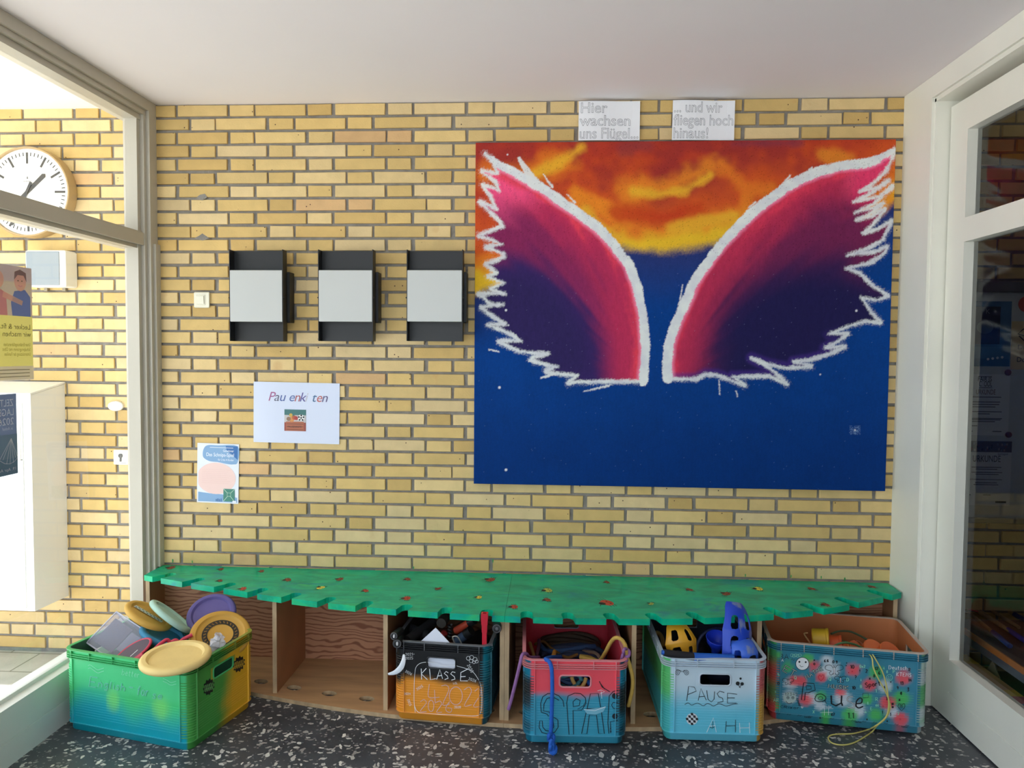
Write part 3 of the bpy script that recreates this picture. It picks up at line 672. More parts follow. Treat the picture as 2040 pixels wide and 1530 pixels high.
def ss(a, b, x): t = np.clip((x-a)/(b-a), 0, 1); return t*t*(3-2*t)
def zA(L): return [(920+x/4.435, 180+y/4.435) for x, y in L]
def zC(L): return [(920+x/4.435, 500+y/4.435) for x, y in L]
def zB(L): return [(1330+x/4, 180+y/4) for x, y in L]
def zD(L): return [(1300+x/3.778, 500+y/3.778) for x, y in L]
def lead(L, n=5): return [(p.x, p.y) for p in smooth_path([(x, y, 0) for x, y in L], n)]
LW_lead = lead(zA([(205, 560), (270, 610), (330, 660), (450, 715), (560, 780), (660, 830), (770, 905), (880, 985), (1000, 1065), (1120, 1150), (1230, 1240), (1330, 1350), (1420, 1470)])+zC([(1470, 110), (1525, 250), (1565, 400), (1600, 560), (1615, 700), (1622, 850), (1612, 1000), (1605, 1150)]))
LW_jag = zC([(1560, 1150), (1300, 1150), (1000, 1152), (940, 1170), (1022, 1100), (745, 1065), (850, 1020), (735, 1000), (610, 960), (640, 940), (770, 910), (520, 885), (410, 835), (330, 800), (520, 795), (440, 735), (350, 690), (240, 655), (385, 650), (300, 590), (180, 500), (365, 470), (250, 470), (190, 400), (150, 380), (378, 378), (260, 335), (372, 280), (235, 225), (312, 195), (215, 115), (300, 90), (375, 50), (370, 25)])+zA([(300, 1410), (215, 1385), (355, 1360), (280, 1320), (150, 1285), (365, 1205), (330, 1140), (260, 1080), (165, 985), (310, 1050), (255, 930), (185, 835), (335, 890), (300, 800), (175, 715), (325, 740), (285, 640)])
RW_lead = lead(zB([(1812, 470), (1740, 510), (1640, 560), (1550, 585), (1400, 600), (1250, 635), (1100, 690), (970, 755), (850, 840), (730, 930), (620, 1030), (510, 1140), (410, 1250), (330, 1360)])+zD([(365, 150), (300, 260), (230, 420), (170, 560), (130, 680), (110, 800), (115, 960)]))
RW_jag = zD([(330, 960), (400, 925), (480, 930), (590, 970), (690, 1010), (600, 945), (760, 940), (880, 935), (1010, 1000), (920, 920), (850, 860), (745, 805), (870, 850), (1000, 875), (1190, 868), (1060, 835), (1200, 812), (1330, 770), (1445, 720), (1300, 730), (1390, 680), (1470, 622), (1325, 625), (1480, 560), (1600, 525), (1715, 535), (1640, 460), (1570, 350), (1690, 365), (1770, 335), (1660, 270), (1560, 170), (1450, 130), (1640, 85), (1740, 15)])+zB([(1745, 1250), (1660, 1290), (1430, 1315), (1600, 1250), (1710, 1190), (1785, 1040), (1680, 1110), (1560, 1140), (1640, 1060), (1730, 945), (1640, 1000), (1505, 1035), (1600, 985), (1720, 900), (1640, 940), (1490, 975), (1640, 900), (1795, 765), (1690, 850), (1480, 890), (1600, 830), (1755, 720), (1680, 780), (1530, 805), (1640, 735), (1740, 640), (1790, 530)])
DK_L = [(978, 545), (1000, 520), (1040, 518), (1090, 536), (1140, 575), (1175, 620), (1198, 680), (1203, 770), (900, 800), (880, 545)]
DK_R = zD([(420, 990), (480, 860), (505, 700), (545, 540), (640, 410), (780, 300), (960, 215), (1160, 160), (1400, 130), (1650, 250), (1850, 340), (1800, 700), (1000, 1100)])
def paint_board(px, py):
    C = lambda r, g, b: np.array(rgb(r, g, b, 1.12)[:3])[:, None]
    mix = lambda a, b, t: a*(1-t)+b*t
    w = fbm(px/60, py/60, 11)-.5; w2 = fbm(px/22, py/22, 21)-.5; fine = vnoise(px/1.7, py/1.7, 5)-.5; grain = vnoise(px/2.3, py/9, 8)-.5
    # sky: red to orange to a yellow band, then blue
    edge = np.interp(px, [940, 990, 1060, 1240, 1320, 1400, 1480, 1700, 1790], [588, 576, 540, 492, 505, 492, 462, 470, 400])+w*26+fine*2
    up = edge-py
    col = mix(C(176, 58, 36), C(150, 48, 42), ss(-.2, .25, w)); col = mix(col, C(200, 84, 34), ss(200, 80, up+w*110)*.85); col = mix(col, C(220, 124, 36), ss(88, 36, up+w*60)*.85)
    col = mix(col, C(220, 176, 42), ss(50, 12, up+w*44))
    def streak(c, pts, wd, k=1.0):
        d, t, _ = poly_sdf(px, py, pts, False); return mix(col, c, k*ss(wd*1.25, wd*.05, d+w*wd*1.1+w2*wd*.7))
    Yl = C(222, 164, 46)
    col = streak(C(216, 116, 34), [(960, 345), (1060, 345), (1130, 320)], 34, .8)
    col = streak(Yl, [(1062, 348), (1100, 332), (1135, 312), (1158, 293)], 15, .9)
    col = streak(C(224, 130, 36), [(1150, 395), (1190, 410), (1220, 425)], 24, .9); col = streak(Yl, [(1165, 425), (1195, 452), (1235, 478)], 16, .9)
    col = streak(C(222, 130, 38), [(1250, 378), (1330, 372), (1420, 330)], 30, .8); col = streak(Yl, [(1262, 380), (1310, 388), (1370, 378), (1414, 350)], 14, .95)
    col = streak(C(186, 56, 28), [(1230, 425), (1300, 435), (1390, 420)], 22, .8)
    col = streak(Yl, [(1340, 455), (1420, 440), (1460, 428)], 18, .9); col = streak(C(220, 122, 36), [(1440, 330), (1480, 372), (1530, 385)], 22, .6)
    col = streak(C(120, 52, 60), [(1240, 296), (1290, 288)], 18, .5); col = streak(C(120, 50, 70), [(1460, 287), (1590, 284)], 12, .6)
    col = streak(C(226, 150, 44), [(1640, 310), (1690, 320)], 18, .5); col = streak(C(216, 120, 40), [(1770, 380), (1765, 440)], 24, .7)
    blue = mix(C(38, 50, 106), C(0, 56, 128), ss(-20, 130, py-edge)); blue = mix(blue, C(0, 44, 108), ss(700, 960, py)*.8); blue = blue*(1+.22*w+.10*grain+.15*fine)
    col = mix(col*(1+.10*fine+.25*w2*.5), blue, ss(11, -11, up+fine*2.5))
    # wings
    for side, LD, JG, DK in ((0, LW_lead, LW_jag, DK_L), (1, RW_lead, RW_jag, DK_R)):
        poly = LD+JG; dj, tj, ins = poly_sdf(px, py, poly); dl, tl, _ = poly_sdf(px, py, LD, False); tl = tl/(len(LD)-1)
        djag, tk, _ = poly_sdf(px, py, [LD[-1]]+JG+[LD[0]], False)
        ddk, _, idk = poly_sdf(px, py, DK); sd = np.where(idk, -ddk, ddk)
        ang = np.arctan2(py-760, px-(1290 if side == 0 else 1320)); fl = (vnoise(ang*22, dl/34, 31+side)-.5)*ss(30, 260, np.hypot(py-760, px-(1290 if side == 0 else 1320)))
        t = dl+fl*26+w2*14
        if side == 0:
            low = ss(500, 640, py); inn = mix(C(216, 62, 88), C(178, 46, 84), ss(10, 34, t)); inn = mix(inn, C(128, 38, 84), ss(28, 84, t)*(1-.65*low))
            tip = ss(470, 370, py+fl*40+(px-990)*.35); inn = mix(inn, C(240, 84, 132), tip*ss(10, 25, dl)*.85)
            inn = mix(inn, C(220, 62, 80), ss(24, 12, t)*.7); inn = mix(inn, C(52, 34, 92), ss(38, -24, sd+fl*26)); inn = mix(inn, C(44, 34, 84), ss(10, -60, sd))
        else:
            low = ss(540, 680, py); inn = mix(C(212, 56, 84), C(172, 44, 78), ss(8, 32, t)); inn = mix(inn, C(108, 34, 76), ss(30, 105, t+w*34)*(1-.5*low))
            tip = ss(1660, 1740, px+fl*40)*ss(420, 360, py); inn = mix(inn, C(238, 80, 120), tip*.9); inn = mix(inn, C(206, 40, 92), ss(1690, 1730, px+fl*60)*ss(470, 400, py)*.6)
            inn = mix(inn, C(56, 28, 74), ss(62, -10, sd+fl*40)); inn = mix(inn, C(30, 26, 72), ss(22, -40, sd+fl*20)); inn = mix(inn, C(66, 44, 128), ss(16, 6, djag)*ss(640, 700, py)*.6)
        inn = inn*(1+.12*fine+.14*grain)
        col = np.where(ins, inn, col)
        wl = np.interp(tl, [0, .08, .3, .75, 1], [2.5, 7.5, 9.5, 9, 8]) if side == 0 else np.interp(tl, [0, .1, .3, .7, 1], [3, 8.5, 9.5, 9, 10])
        wl = wl+w2*5; white = mix(C(206, 208, 214), C(220, 224, 222), ss(-.3, .3, w2)); halo = mix(col, C(244, 150, 190), .5)
        col = mix(col, halo, np.where(ins, ss(wl+9, wl+1, dl), 0))
        m1 = ss(wl+1.8, wl-1.0, dl+fine*3.0)
        wj = 2.0+vnoise(px/14, py/14, 77)*3.0; m2 = ss(wj+3.5, wj-2.2, djag+fine*4.5+np.where(ins, 1.5, -.5))*.93
        dry = ss(9, 2, djag+fine*9)*np.where(ins, 0, .35)                                    # dry brush marks outside the edge
        col = mix(col, white, np.maximum(np.maximum(m1, m2), dry))
    # second spike, loose strokes, paint splashes
    for pts, w0, w1 in ((zA([(505, 600), (560, 690), (610, 770), (650, 830)]), 3, 11), (zA([(720, 740), (760, 800), (800, 850)]), .5, 2.5), (zA([(930, 920), (1000, 990)]), .4, 2), (zC([(330, 890), (240, 870)]), 1, 1), (zC([(700, 1120), (820, 1090)]), 1.5, 2), (zC([(1080, 1240), (1300, 1190)]), .8, 2), (zC([(590, 970), (660, 985)]), 1, 2.5),
                        (zD([(500, 970), (505, 1080)]), .8, .6), (zD([(630, 1055), (640, 1095)]), 1, 1), (zC([(1950, 300), (1915, 520)]), .7, .7), (zB([(900, 760), (975, 680)]), .6, 1.5), (zB([(1050, 690), (1150, 620)]), .6, 1.5), (zB([(640, 940), (700, 890)]), .6, 1.5)):
        d, t, _ = poly_sdf(px, py, pts, False); wd = w0+(w1-w0)*t/(len(pts)-1); col = mix(col, C(214, 216, 216), ss(wd+1.6, wd-1, d+fine*2.5)*.92)
    for x, y, r in ((1008, 618, 2.2), (1013, 648, 1.6), (1706, 619, 2.2), (1634, 746, 1.6), (995, 772, 2.6), (1008, 936, 2.6), (1011, 308, 1.6), (1703, 857, 2), (1718, 382, 1)):
        col = mix(col, C(214, 214, 220), ss(r+1, r-1, np.hypot(px-x, py-y)))
    spk = (RNG.random(px.shape) > .985)&(py < 520); col = np.where(spk, col*.55, col)
    spk = (RNG.random(px.shape) > .9992)&(py > 540); col = np.where(spk, mix(col, C(150, 160, 190), .3), col)
    sc = ss(5, 2, np.maximum(abs(px-1703)-7, abs(py-857)-5))*(RNG.random(px.shape) > .6); col = mix(col, C(120, 150, 190), sc*.6)
    return np.clip(col, 0, 1)
BX0, BX1, BZ0, BZ1, BY = 1.106, 2.971, .873, 2.439, -.030
def make_board():
    nx, nz = 600, 504; xs = np.linspace(BX0, BX1, nx); zs = np.linspace(BZ0, BZ1, nz); X, Z = np.meshgrid(xs, zs); X = X.ravel(); Z = Z.ravel()
    d = np.stack([X-CAM[0], np.full_like(X, BY-CAM[1]), Z-CAM[2]], 1); zc = d @ _fw; px = 1020+FPX*(d @ _rt)/zc; py = 765-FPX*(d @ _up)/zc
    col = paint_board(px, py).T; yy = BY-.0006*(vnoise(X*160, Z*160, 3))
    idx = np.arange(nx*nz).reshape(nz, nx); q = np.stack([idx[:-1, :-1], idx[:-1, 1:], idx[1:, 1:], idx[1:, :-1]], -1).reshape(-1, 4)
    V = np.stack([X, yy, Z], 1); n0 = len(V)
    e = np.concatenate([idx[0, :-1], idx[:-1, -1], idx[-1, :0:-1], idx[:0:-1, 0]]); back = V[e].copy(); back[:, 1] = -.0062
    m = len(e); k = np.arange(m); rim = np.stack([e[k], n0+k, n0+(k+1) % m, e[(k+1) % m]], 1)
    Vall = np.concatenate([V, back]); F = np.concatenate([q, rim]); cc = np.ones((len(Vall), 4), 'f'); cc[:n0, :3] = col; cc[n0:, :3] = col[e]*.8
    me = bpy.data.meshes.new('painted_board'); me.vertices.add(len(Vall)); me.vertices.foreach_set('co', Vall.ravel())
    me.loops.add(F.size); me.loops.foreach_set('vertex_index', F.ravel().astype('i')); me.polygons.add(len(F))
    me.polygons.foreach_set('loop_start', np.arange(0, F.size, 4, dtype='i')); me.polygons.foreach_set('loop_total', np.full(len(F), 4, 'i')); me.update(calc_edges=True)
    a = me.color_attributes.new('Col', 'FLOAT_COLOR', 'POINT'); a.data.foreach_set('color', cc.ravel())
    me.materials.append(mat('painted_rough_board', attr=True, rough=.75, spec=.12, bump=.5, bscale=420))
    o = bpy.data.objects.new('painted_board', me); COL.objects.link(o)
    tag(o, 'large square board painted with two pink and purple wings on a sunset over blue', 'painting')
make_board()

# ================================================================== FLAT SHEETS
M_paper = mat('white_paper', rgb(232, 233, 238), .6); M_lam = mat('laminated_paper', rgb(206, 214, 236), .22, spec=.5)
M_ink = mat('black_ink', rgb(38, 38, 42), .6); M_greyink = mat('grey_ink', rgb(120, 120, 126), .6)
def C_(name, r, g, b, rough=.55): return mat(name, rgb(r, g, b), rough)
class Sheet:
    """a sheet of paper: thin body plus printed shapes, all one mesh. local x, y in metres from its lower left corner"""
    def __init__(s, w, h, paper, M, t=.0008, curl=0.0):
        s.w, s.h, s.M = w, h, M; s.mb = MB(); s.mats = [paper]; s.t = t; n = 8; s.curl = curl; vs = []; F = []
        for sgn in (0, 1):
            for i in range(n+1):
                for j in (0, 1): vs.append((w*i/n, h*j, t*sgn+s.bend(w*i/n, h*j)))
        for i in range(n):
            a = 2*i; b = 2*(n+1)+2*i; F += [(a, a+1, a+3, a+2), (b, b+2, b+3, b+1), (a, a+2, b+2, b), (a+1, b+1, b+3, a+3)]
        F += [(0, 2*(n+1), 2*(n+1)+1, 1), (2*n, 2*n+1, 4*n+3, 4*n+2)]; s.mb.add(vs, F, 0, None, False, M); s.z = t+.0003
    def bend(s, x, y): return s.curl*(math.sin(x/s.w*PI*1.7+.4)*.5+.5)*(.5+.5*y/s.h)
    def mi(s, m):
        if m not in s.mats: s.mats.append(m)
        return s.mats.index(m)
    def _up(s, k=1): s.z += .00006*k; return s.z
    def _fin(s, o): 
        if s.curl:
            inv = s.M.inverted()
            for i in range(o, len(s.mb.v)):
                l = inv @ Vector(s.mb.v[i]); l.z += s.bend(l.x, l.y); s.mb.v[i] = tuple(s.M @ l)
    def poly(s, pts, m): o = len(s.mb.v); s.mb.poly(pts, s.mi(m), None, s.M, s._up()); s._fin(o); return s
    def rect(s, x0, x1, y0, y1, m): return s.poly([(x0, y0), (x1, y0), (x1, y1), (x0, y1)], m)
    def disc(s, cx, cy, rx, ry, m, n=28): return s.poly([(cx+rx*math.cos(a), cy+ry*math.sin(a)) for a in np.linspace(0, 2*PI, n+1)[:-1]], m)
    def line(s, pts, w, m): o = len(s.mb.v); s.mb.ribbon(pts, w, s.mi(m), None, s.M, s._up()); s._fin(o); return s
    def text(s, txt, x, y, size, m, width=None, outline=0, shear=0, align='LEFT', mirror=False):
        vs, fs = text_mesh(txt, size, width, outline, shear, align); z = s._up(); k = -1 if mirror else 1
        if mirror: fs = [tuple(reversed(f)) for f in fs]
        o = len(s.mb.v); s.mb.add([(x+k*v[0], y+v[1], z+v[2]) for v in vs], fs, s.mi(m), None, False, s.M); s._fin(o); return s
    def build(s, name, label, cat, group=None):
        o = s.mb.build(name, s.mats); c = s.M @ Vector((s.w/2, s.h/2, 0)); o.location = c; o.data.transform(Matrix.Translation(-c))
        return tag(o, label, cat, group)
def wall_M(x0, z0, y, tilt=0.0, lean=0.0): return frame_M((x0, y, z0), (1, 0, 0), (0, 0, 1), (0, -1, 0)) @ Matrix.Rotation(tilt, 4, 'Z') @ Matrix.Rotation(lean, 4, 'X')
def wall_rect(px0, py0, px1, py1, y):
    a = on_y(px0, py0, y); b = on_y(px1, py1, y); return a[0], b[0], b[2], a[2]
G_WALL = 'notices taped to the yellow brick wall'
# two sheets of outline lettering above the board
x0, x1, z0, z1 = wall_rect(1153, 203, 1274, 279.5, -.014); s = Sheet(x1-x0, z1-z0, M_paper, wall_M(x0, z0, -.014), curl=.010)
for i, tx in enumerate(('Hier', 'wachsen', 'uns Flügel...')): s.text(tx, .006, s.h*(.70-.325*i), .067, M_greyink, (None, None, s.w-.012)[i], .0007)
s.build('wall_sheet', 'white sheet with outlined words Hier wachsen uns Flügel above the painted board', 'notice', G_WALL)
x0, x1, z0, z1 = wall_rect(1339.5, 201, 1462, 278.5, -.014); s = Sheet(x1-x0, z1-z0, M_paper, wall_M(x0, z0, -.014, -.008), curl=.010)
for i, tx in enumerate(('... und wir', 'fliegen hoch', 'hinaus!')): s.text(tx, .006, s.h*(.70-.325*i), .067, M_greyink, (s.w*.78, s.w-.012, s.w*.56)[i], .0007)
s.build('wall_sheet', 'white sheet with outlined words und wir fliegen hoch hinaus above the painted board', 'notice', G_WALL)
# laminated sheet with the break box picture
x0, x1, z0, z1 = wall_rect(504.5, 760, 676, 883, -.004); s = Sheet(x1-x0, z1-z0, M_lam, wall_M(x0, z0, -.004, -.012), curl=.004); W_, H_ = s.w, s.h
for tx, fx, c in (('P', .165, (160, 92, 140)), ('a', .235, (96, 96, 120)), ('u', .295, (74, 96, 160)), ('e', .405, (84, 104, 160)), ('n', .468, (170, 90, 96)), ('k', .53, (92, 82, 150)), ('i', .59, (190, 186, 200)), ('t', .672, (74, 110, 150)), ('e', .722, (186, 100, 96)), ('n', .785, (92, 84, 130))):
    s.text(tx, W_*fx, H_*.69, .062, C_('ink_%d_%d_%d' % c, *c), None, 0, .28)
px, py, pw, ph = W_*.362, H_*.20, W_*.25, H_*.355
s.rect(px, px+pw, py, py+ph, C_('print_teal', 62, 112, 112)); s.rect(px, px+pw, py, py+ph*.74, C_('print_pale', 190, 186, 186)); s.rect(px, px+pw, py, py+ph*.4, C_('print_brickred', 150, 74, 62)); s.rect(px+pw*.08, px+pw*.9, py+ph*.02, py+ph*.44, C_('print_wood', 170, 98, 72))
for i in range(3): s.rect(px+pw*.1, px+pw*.88, py+ph*(.06+.13*i), py+ph*(.08+.13*i), C_('print_brown', 92, 50, 40))
s.text('PAUSENKISTE', px+pw*.16, py+ph*.16, .012, M_ink, pw*.64)
for cx, cy, r, c in ((.34, .55, .13, (206, 140, 80)), (.46, .62, .1, (180, 90, 60)), (.3, .74, .08, (196, 160, 70)), (.55, .6, .09, (170, 60, 60)), (.2, .56, .1, (140, 110, 90))): s.disc(px+pw*cx, py+ph*cy, pw*r, pw*r, C_('toy_%d_%d_%d' % c, *c), 14)
s.disc(px+pw*.78, py+ph*.62, pw*.15, pw*.15, C_('ball_white', 230, 230, 230))
for a in range(6): s.disc(px+pw*.78+(0 if a == 5 else pw*.11*math.cos(a*1.257+.3)), py+ph*.62+(0 if a == 5 else pw*.11*math.sin(a*1.257+.3)), pw*.045, pw*.045, M_ink, 6)
s.build('laminated_notice', 'landscape laminated sheet with coloured word Pausenkisten and a small toy box picture', 'notice', G_WALL)
# game poster
x0, x1, z0, z1 = wall_rect(391, 882, 475, 1002, -.004); s = Sheet(x1-x0, z1-z0, C_('poster_white', 226, 230, 240), wall_M(x0, z0, -.004, -.022)); W_, H_ = s.w, s.h
cb = C_('poster_blue', 128, 166, 206); cd = C_('poster_deep_blue', 44, 104, 170); pk_ = C_('poster_pink', 236, 204, 198); gr_ = C_('poster_green', 60, 128, 112); wh = C_('poster_letter_white', 240, 244, 248)
blob = [(.13, .80), (.15, .9), (.24, .965), (.5, .97), (.97, .965), (.97, .70), (.86, .66), (.7, .665), (.5, .69), (.3, .70), (.17, .745)]
s.poly([(p.x*W_, p.y*H_) for p in smooth_path([(a, b, 0) for a, b in blob], 4, True)], cb); s.poly([(W_*.68, H_*.965), (W_*.97, H_*.965), (W_*.97, H_*.74), (W_*.86, H_*.8), (W_*.7, H_*.9)], cd)
s.poly([(.03*W_, .02*H_), (.97*W_, .02*H_), (.97*W_, .10*H_), (.6*W_, .15*H_), (.3*W_, .16*H_), (.03*W_, .18*H_)], cb)
s.poly([(max(.03*W_, W_*.46+W_*.47*math.cos(a)), H_*.415+H_*.265*math.sin(a)) for a in np.linspace(0, 2*PI, 41)[:-1]], pk_)
s.text('Das Schnips-Spiel', W_*.22, H_*.785, .024, wh, W_*.66); s.rect(W_*.3, W_*.86, H_*.93, H_*.937, wh); s.text('Gewinner', W_*.62, H_*.865, .016, wh, W_*.26); s.text('für 2 bis 4 Kinder', W_*.5, H_*.715, .014, wh, W_*.38)
for i in range(8): s.rect(W_*.12, W_*(.8-.04*(i % 3)), H_*(.56-.032*i), H_*(.563-.032*i), C_('poster_faint', 222, 186, 180))
gx, gy, g = W_*.64, H_*.035, W_*.27; s.rect(gx, gx+g, gy, gy+g*1.1, gr_); lw = C_('poster_line', 190, 216, 196); c0 = (gx+g*.5, gy+g*.6)
s.line([(gx, gy), c0, (gx+g, gy+g*1.1)], .0022, lw); s.line([(gx+g, gy), c0, (gx, gy+g*1.1)], .0022, lw); s.rect(c0[0]-g*.15, c0[0]+g*.15, c0[1]-g*.15, c0[1]+g*.15, gr_)
s.line([(c0[0]+g*.15*a, c0[1]+g*.15*b) for a, b in ((-1, -1), (1, -1), (1, 1), (-1, 1), (-1, -1))], .002, lw); s.rect(W_*.86, W_*.95, H_*.0, H_*.05, C_('poster_white', 226, 230, 240))
for i in range(4): s.rect(W_*(.46+.04*i), W_*(.475+.04*i), H_*.03, H_*(.07+.01*(i % 2)), cd)
s.build('game_poster', 'blue and pink portrait poster titled Das Schnips-Spiel taped to the brick wall', 'poster', G_WALL)

# ================================================================== WALL LAMPS, SWITCH
M_blackm = mat('black_lacquered_metal', rgb(21, 22, 25), .45, var=.1, vscale=5); M_opal = mat('opal_plastic', rgb(192, 194, 192), .28, spec=.5)
def wall_lamp(x0, z0, x1, z1, label):
    w, h = x1-x0, z1-z0; o = empty('wall_lamp', ((x0+x1)/2, -.0, (z0+z1)/2)); yb, yf = -.062, -.115
    def P(name, mb, m, lab=None):
        q = mb.build(name, m, o, lab); return q
    P('mounting_box', MB().box(-w*.5+.03, w*.5+.012, yb, -.0025, -h*.29, h*.27, bev=.002), M_blackm)
    m = MB(); m.box(-w/2+.003, w/2-.003, yb-.003, yb, -h/2, h/2)
    for sx in (-1, 1): a, b = sorted((sx*w/2, sx*(w/2-.003))); m.box(a, b, yf, yb-.0002, -h/2, h/2)
    chan = P('channel', m, M_blackm, 'black folded metal channel')
    P('diffuser', MB().box(-w/2+.0035, w/2-.0035, yf-.001, yf+.012, -h*.287, h*.275, bev=.002), M_opal, 'white diffuser plate')
    for sx in (-1, 1): P('screw', MB().lathe([(.0035, 0), (.0035, .004), (.002, .005), (0, .005)], 10, 0, None, axis_M((sx*(w/2+.0002), yf+.006, -.01), (sx, 0, 0))), M_blackm).parent = chan
    return tag(o, label, 'lamp', 'black wall lamps in a row')
for (xa, xb, za, zb), lab in zip(((-.013, .237, 1.527, 1.944), (.400, .652, 1.530, 1.944), (.806, 1.060, 1.533, 1.944)),
    ('black wall lamp with white diffuser next to the light switch', 'black wall lamp with white diffuser in the middle of the row of three', 'black wall lamp with white diffuser next to the painted board')):
    wall_lamp(xa, za, xb, zb, lab)
ivory = mat('ivory_plastic', rgb(232, 228, 208), .35)
sw = empty('light_switch', (-.1955, 0, 1.7215)); b = .0375
MB().box(-b, b, -.011, -.002, -b, b, bev=.004).build('cover_plate', ivory, sw); MB().box(-.028, .018, -.0125, -.0108, -.024, .024, bev=.001).build('inner_frame', ivory, sw)
MB().box(-.022, .013, -.0165, -.0122, -.019, .019, 0, None, Matrix.Rotation(math.radians(4), 4, 'X'), .001).build('rocker', ivory, sw)
tag(sw, 'square ivory light switch on the brick wall', 'switch')

# ================================================================== THINGS ON THE YARD SIDE OF THE WALL
M_whitep = mat('white_plastic', rgb(236, 236, 230), .4)
ck = empty('wall_clock', (-1.012, 0, 2.222)); R_ = .212
MB().lathe([(R_*.96, 0), (R_, .004), (R_, .050), (R_*.985, .058), (R_*.955, .058), (R_*.95, .045)], 64, 0, None, axis_M((0, -.002, 0), (0, -1, 0))).build('case', mat('clock_case', rgb(176, 148, 104), .4), ck)
MB().lathe([(0, -.001), (R_*.948, -.001), (R_*.948, 0), (0, 0)], 64, 0, None, axis_M((0, -.0485, 0), (0, -1, 0))).build('dial', mat('clock_dial', rgb(240, 240, 236), .5), ck)
mk = MB(); M = frame_M((0, -.0492, 0), (1, 0, 0), (0, 0, 1), (0, -1, 0))
for i in range(60):
    a = i*PI/30; big = i % 5 == 0; ro = R_*.87; ri = ro-(.052 if big else .017); wd = .0105 if big else .0045; d = (math.sin(a), math.cos(a))
    mk.ribbon([(d[0]*ri, d[1]*ri), (d[0]*ro, d[1]*ro)], wd, 0, None, M)
dk = mat('clock_black', rgb(70, 68, 66), .5); mk.build('minute_marks', dk, ck); mk = MB(); mk.poly([(-.004, .062), (.004, .062), (0, .076)], 0, None, M); mk.build('emblem', dk, ck); mk = MB(); [mk.ribbon([(-.018+i*.0055, .050), (-.015+i*.0055, .050)], .004, 0, None, M) for i in range(7)]; mk.build('maker_name', dk, ck)
def hand(a, tail, tip, w0, w1, dz, name):
    d = np.array((math.sin(a), math.cos(a))); n = np.array((d[1], -d[0])); p = [d*-tail-n*w0, d*-tail+n*w0, d*(tip-w1)+n*w1, d*tip, d*(tip-w1)-n*w1]
    MB().prism([[tuple(q) for q in p]], dz, dz+.002, 0, None, M).build(name, dk, ck)
hand(math.radians(47), .035, .122, .008, .010, .002, 'hour_hand'); hand(math.radians(206), .05, .175, .006, .006, .006, 'minute_hand')
tag(ck, 'round white station clock with black bar marks, on the outdoor brick wall', 'clock')
sp = empty('loudspeaker', (-.9, 0, 1.86)); MB().box(-.103, .092, -.085, -.002, -.085, .085, bev=.006).build('case', M_whitep, sp)
MB().box(-.097, .062, -.089, -.0852, -.078, .078, bev=.002).build('grille', mat('pale_grille', rgb(150, 158, 164), .6, bump=.3, bscale=900), sp, 'pale grey front grille')
for xx in (-.055, .035): MB().box(xx-.008, xx+.008, -.02, -.002, -.1, -.0855).build('bracket', mat('zinc', rgb(150, 140, 120), .5, .6), sp)
tag(sp, 'flat white wall loudspeaker with grey front under the outdoor clock', 'loudspeaker')
cab = empty('wall_cabinet', (-1.2, 0, .28))
mb = MB(); prof = [(-.002, 0), (-.232, .006), (-.232, .995), (-.002, 1.035)]
mb.add([(-.34, y, z) for y, z in prof]+[(.318, y, z) for y, z in prof], [(0, 1, 2, 3), (7, 6, 5, 4), (0, 4, 5, 1), (2, 6, 7, 3), (3, 7, 4, 0), (1, 5, 6, 2)])
mw = mat('white_enamel', rgb(238, 238, 234), .35); mb.build('housing', mw, cab)
MB().box(-.33, .28, -.238, -.2325, .02, .70, bev=.001).build('lower_door', mw, cab); MB().box(-.33, .28, -.238, -.2325, .705, .96, bev=.001).build('upper_door', mw, cab)
MB().box(.20, .272, -.2405, -.2382, .70, .86).build('sticker', mat('cream_sticker', rgb(232, 226, 210), .5), cab)
mb = MB()
mb.add([(-.345, -.24, .996), (.323, -.24, .996), (.323, -.003, 1.038), (-.345, -.003, 1.038), (-.345, -.24, 1.004), (.323, -.24, 1.004), (.323, -.003, 1.046), (-.345, -.003, 1.046)], [(0, 3, 2, 1), (4, 5, 6, 7), (0, 1, 5, 4), (1, 2, 6, 5), (2, 3, 7, 6), (3, 0, 4, 7)]); mb.build('lid', mw, cab)
tag(cab, 'tall white metal cabinet with sloping lid hung on the outdoor brick wall', 'cabinet')
p0 = on_y(230, 809, -.01); db = empty('doorbell', (p0[0], 0, p0[2]))
MB().lathe([(.024, 0), (.024, .010), (.021, .014), (0, .015)], 30, 0, None, axis_M((0, -.002, 0), (0, -1, 0)) @ Matrix.Diagonal((1.55, 1, 1, 1))).build('housing', M_whitep, db)
MB().lathe([(.013, 0), (.012, .003), (0, .004)], 24, 0, None, axis_M((0, -.0165, 0), (0, -1, 0)) @ Matrix.Diagonal((1.5, .8, 1, 1))).build('push_button', mat('warm_white', rgb(240, 236, 228), .3), db)
tag(db, 'small oval white bell push on the outdoor brick wall', 'doorbell')
p0 = on_y(241, 911, -.01); ks = empty('key_switch', (p0[0], 0, p0[2])); MB().box(-.036, .036, -.012, -.002, -.036, .036, bev=.003).build('cover_plate', M_whitep, ks)
m = MB(); m.lathe([(.010, 0), (.010, .004), (0, .005)], 20, 0, None, axis_M((0, -.0125, .008), (0, -1, 0))); m.box(-.0035, .0035, -.016, -.0125, -.02, .008); m.build('key_lock', mat('dark_steel', rgb(90, 88, 84), .4, .6), ks)
m = MB(); Mk = frame_M((0, -.0124, 0), (1, 0, 0), (0, 0, 1), (0, -1, 0))
for i in range(4): m.ribbon([(.004+i*.006, -.028), (.008+i*.006, -.028)], .003, 0, None, Mk)
m.build('printed_mark', M_greyink, ks)
tag(ks, 'square white key switch plate on the outdoor brick wall', 'switch')

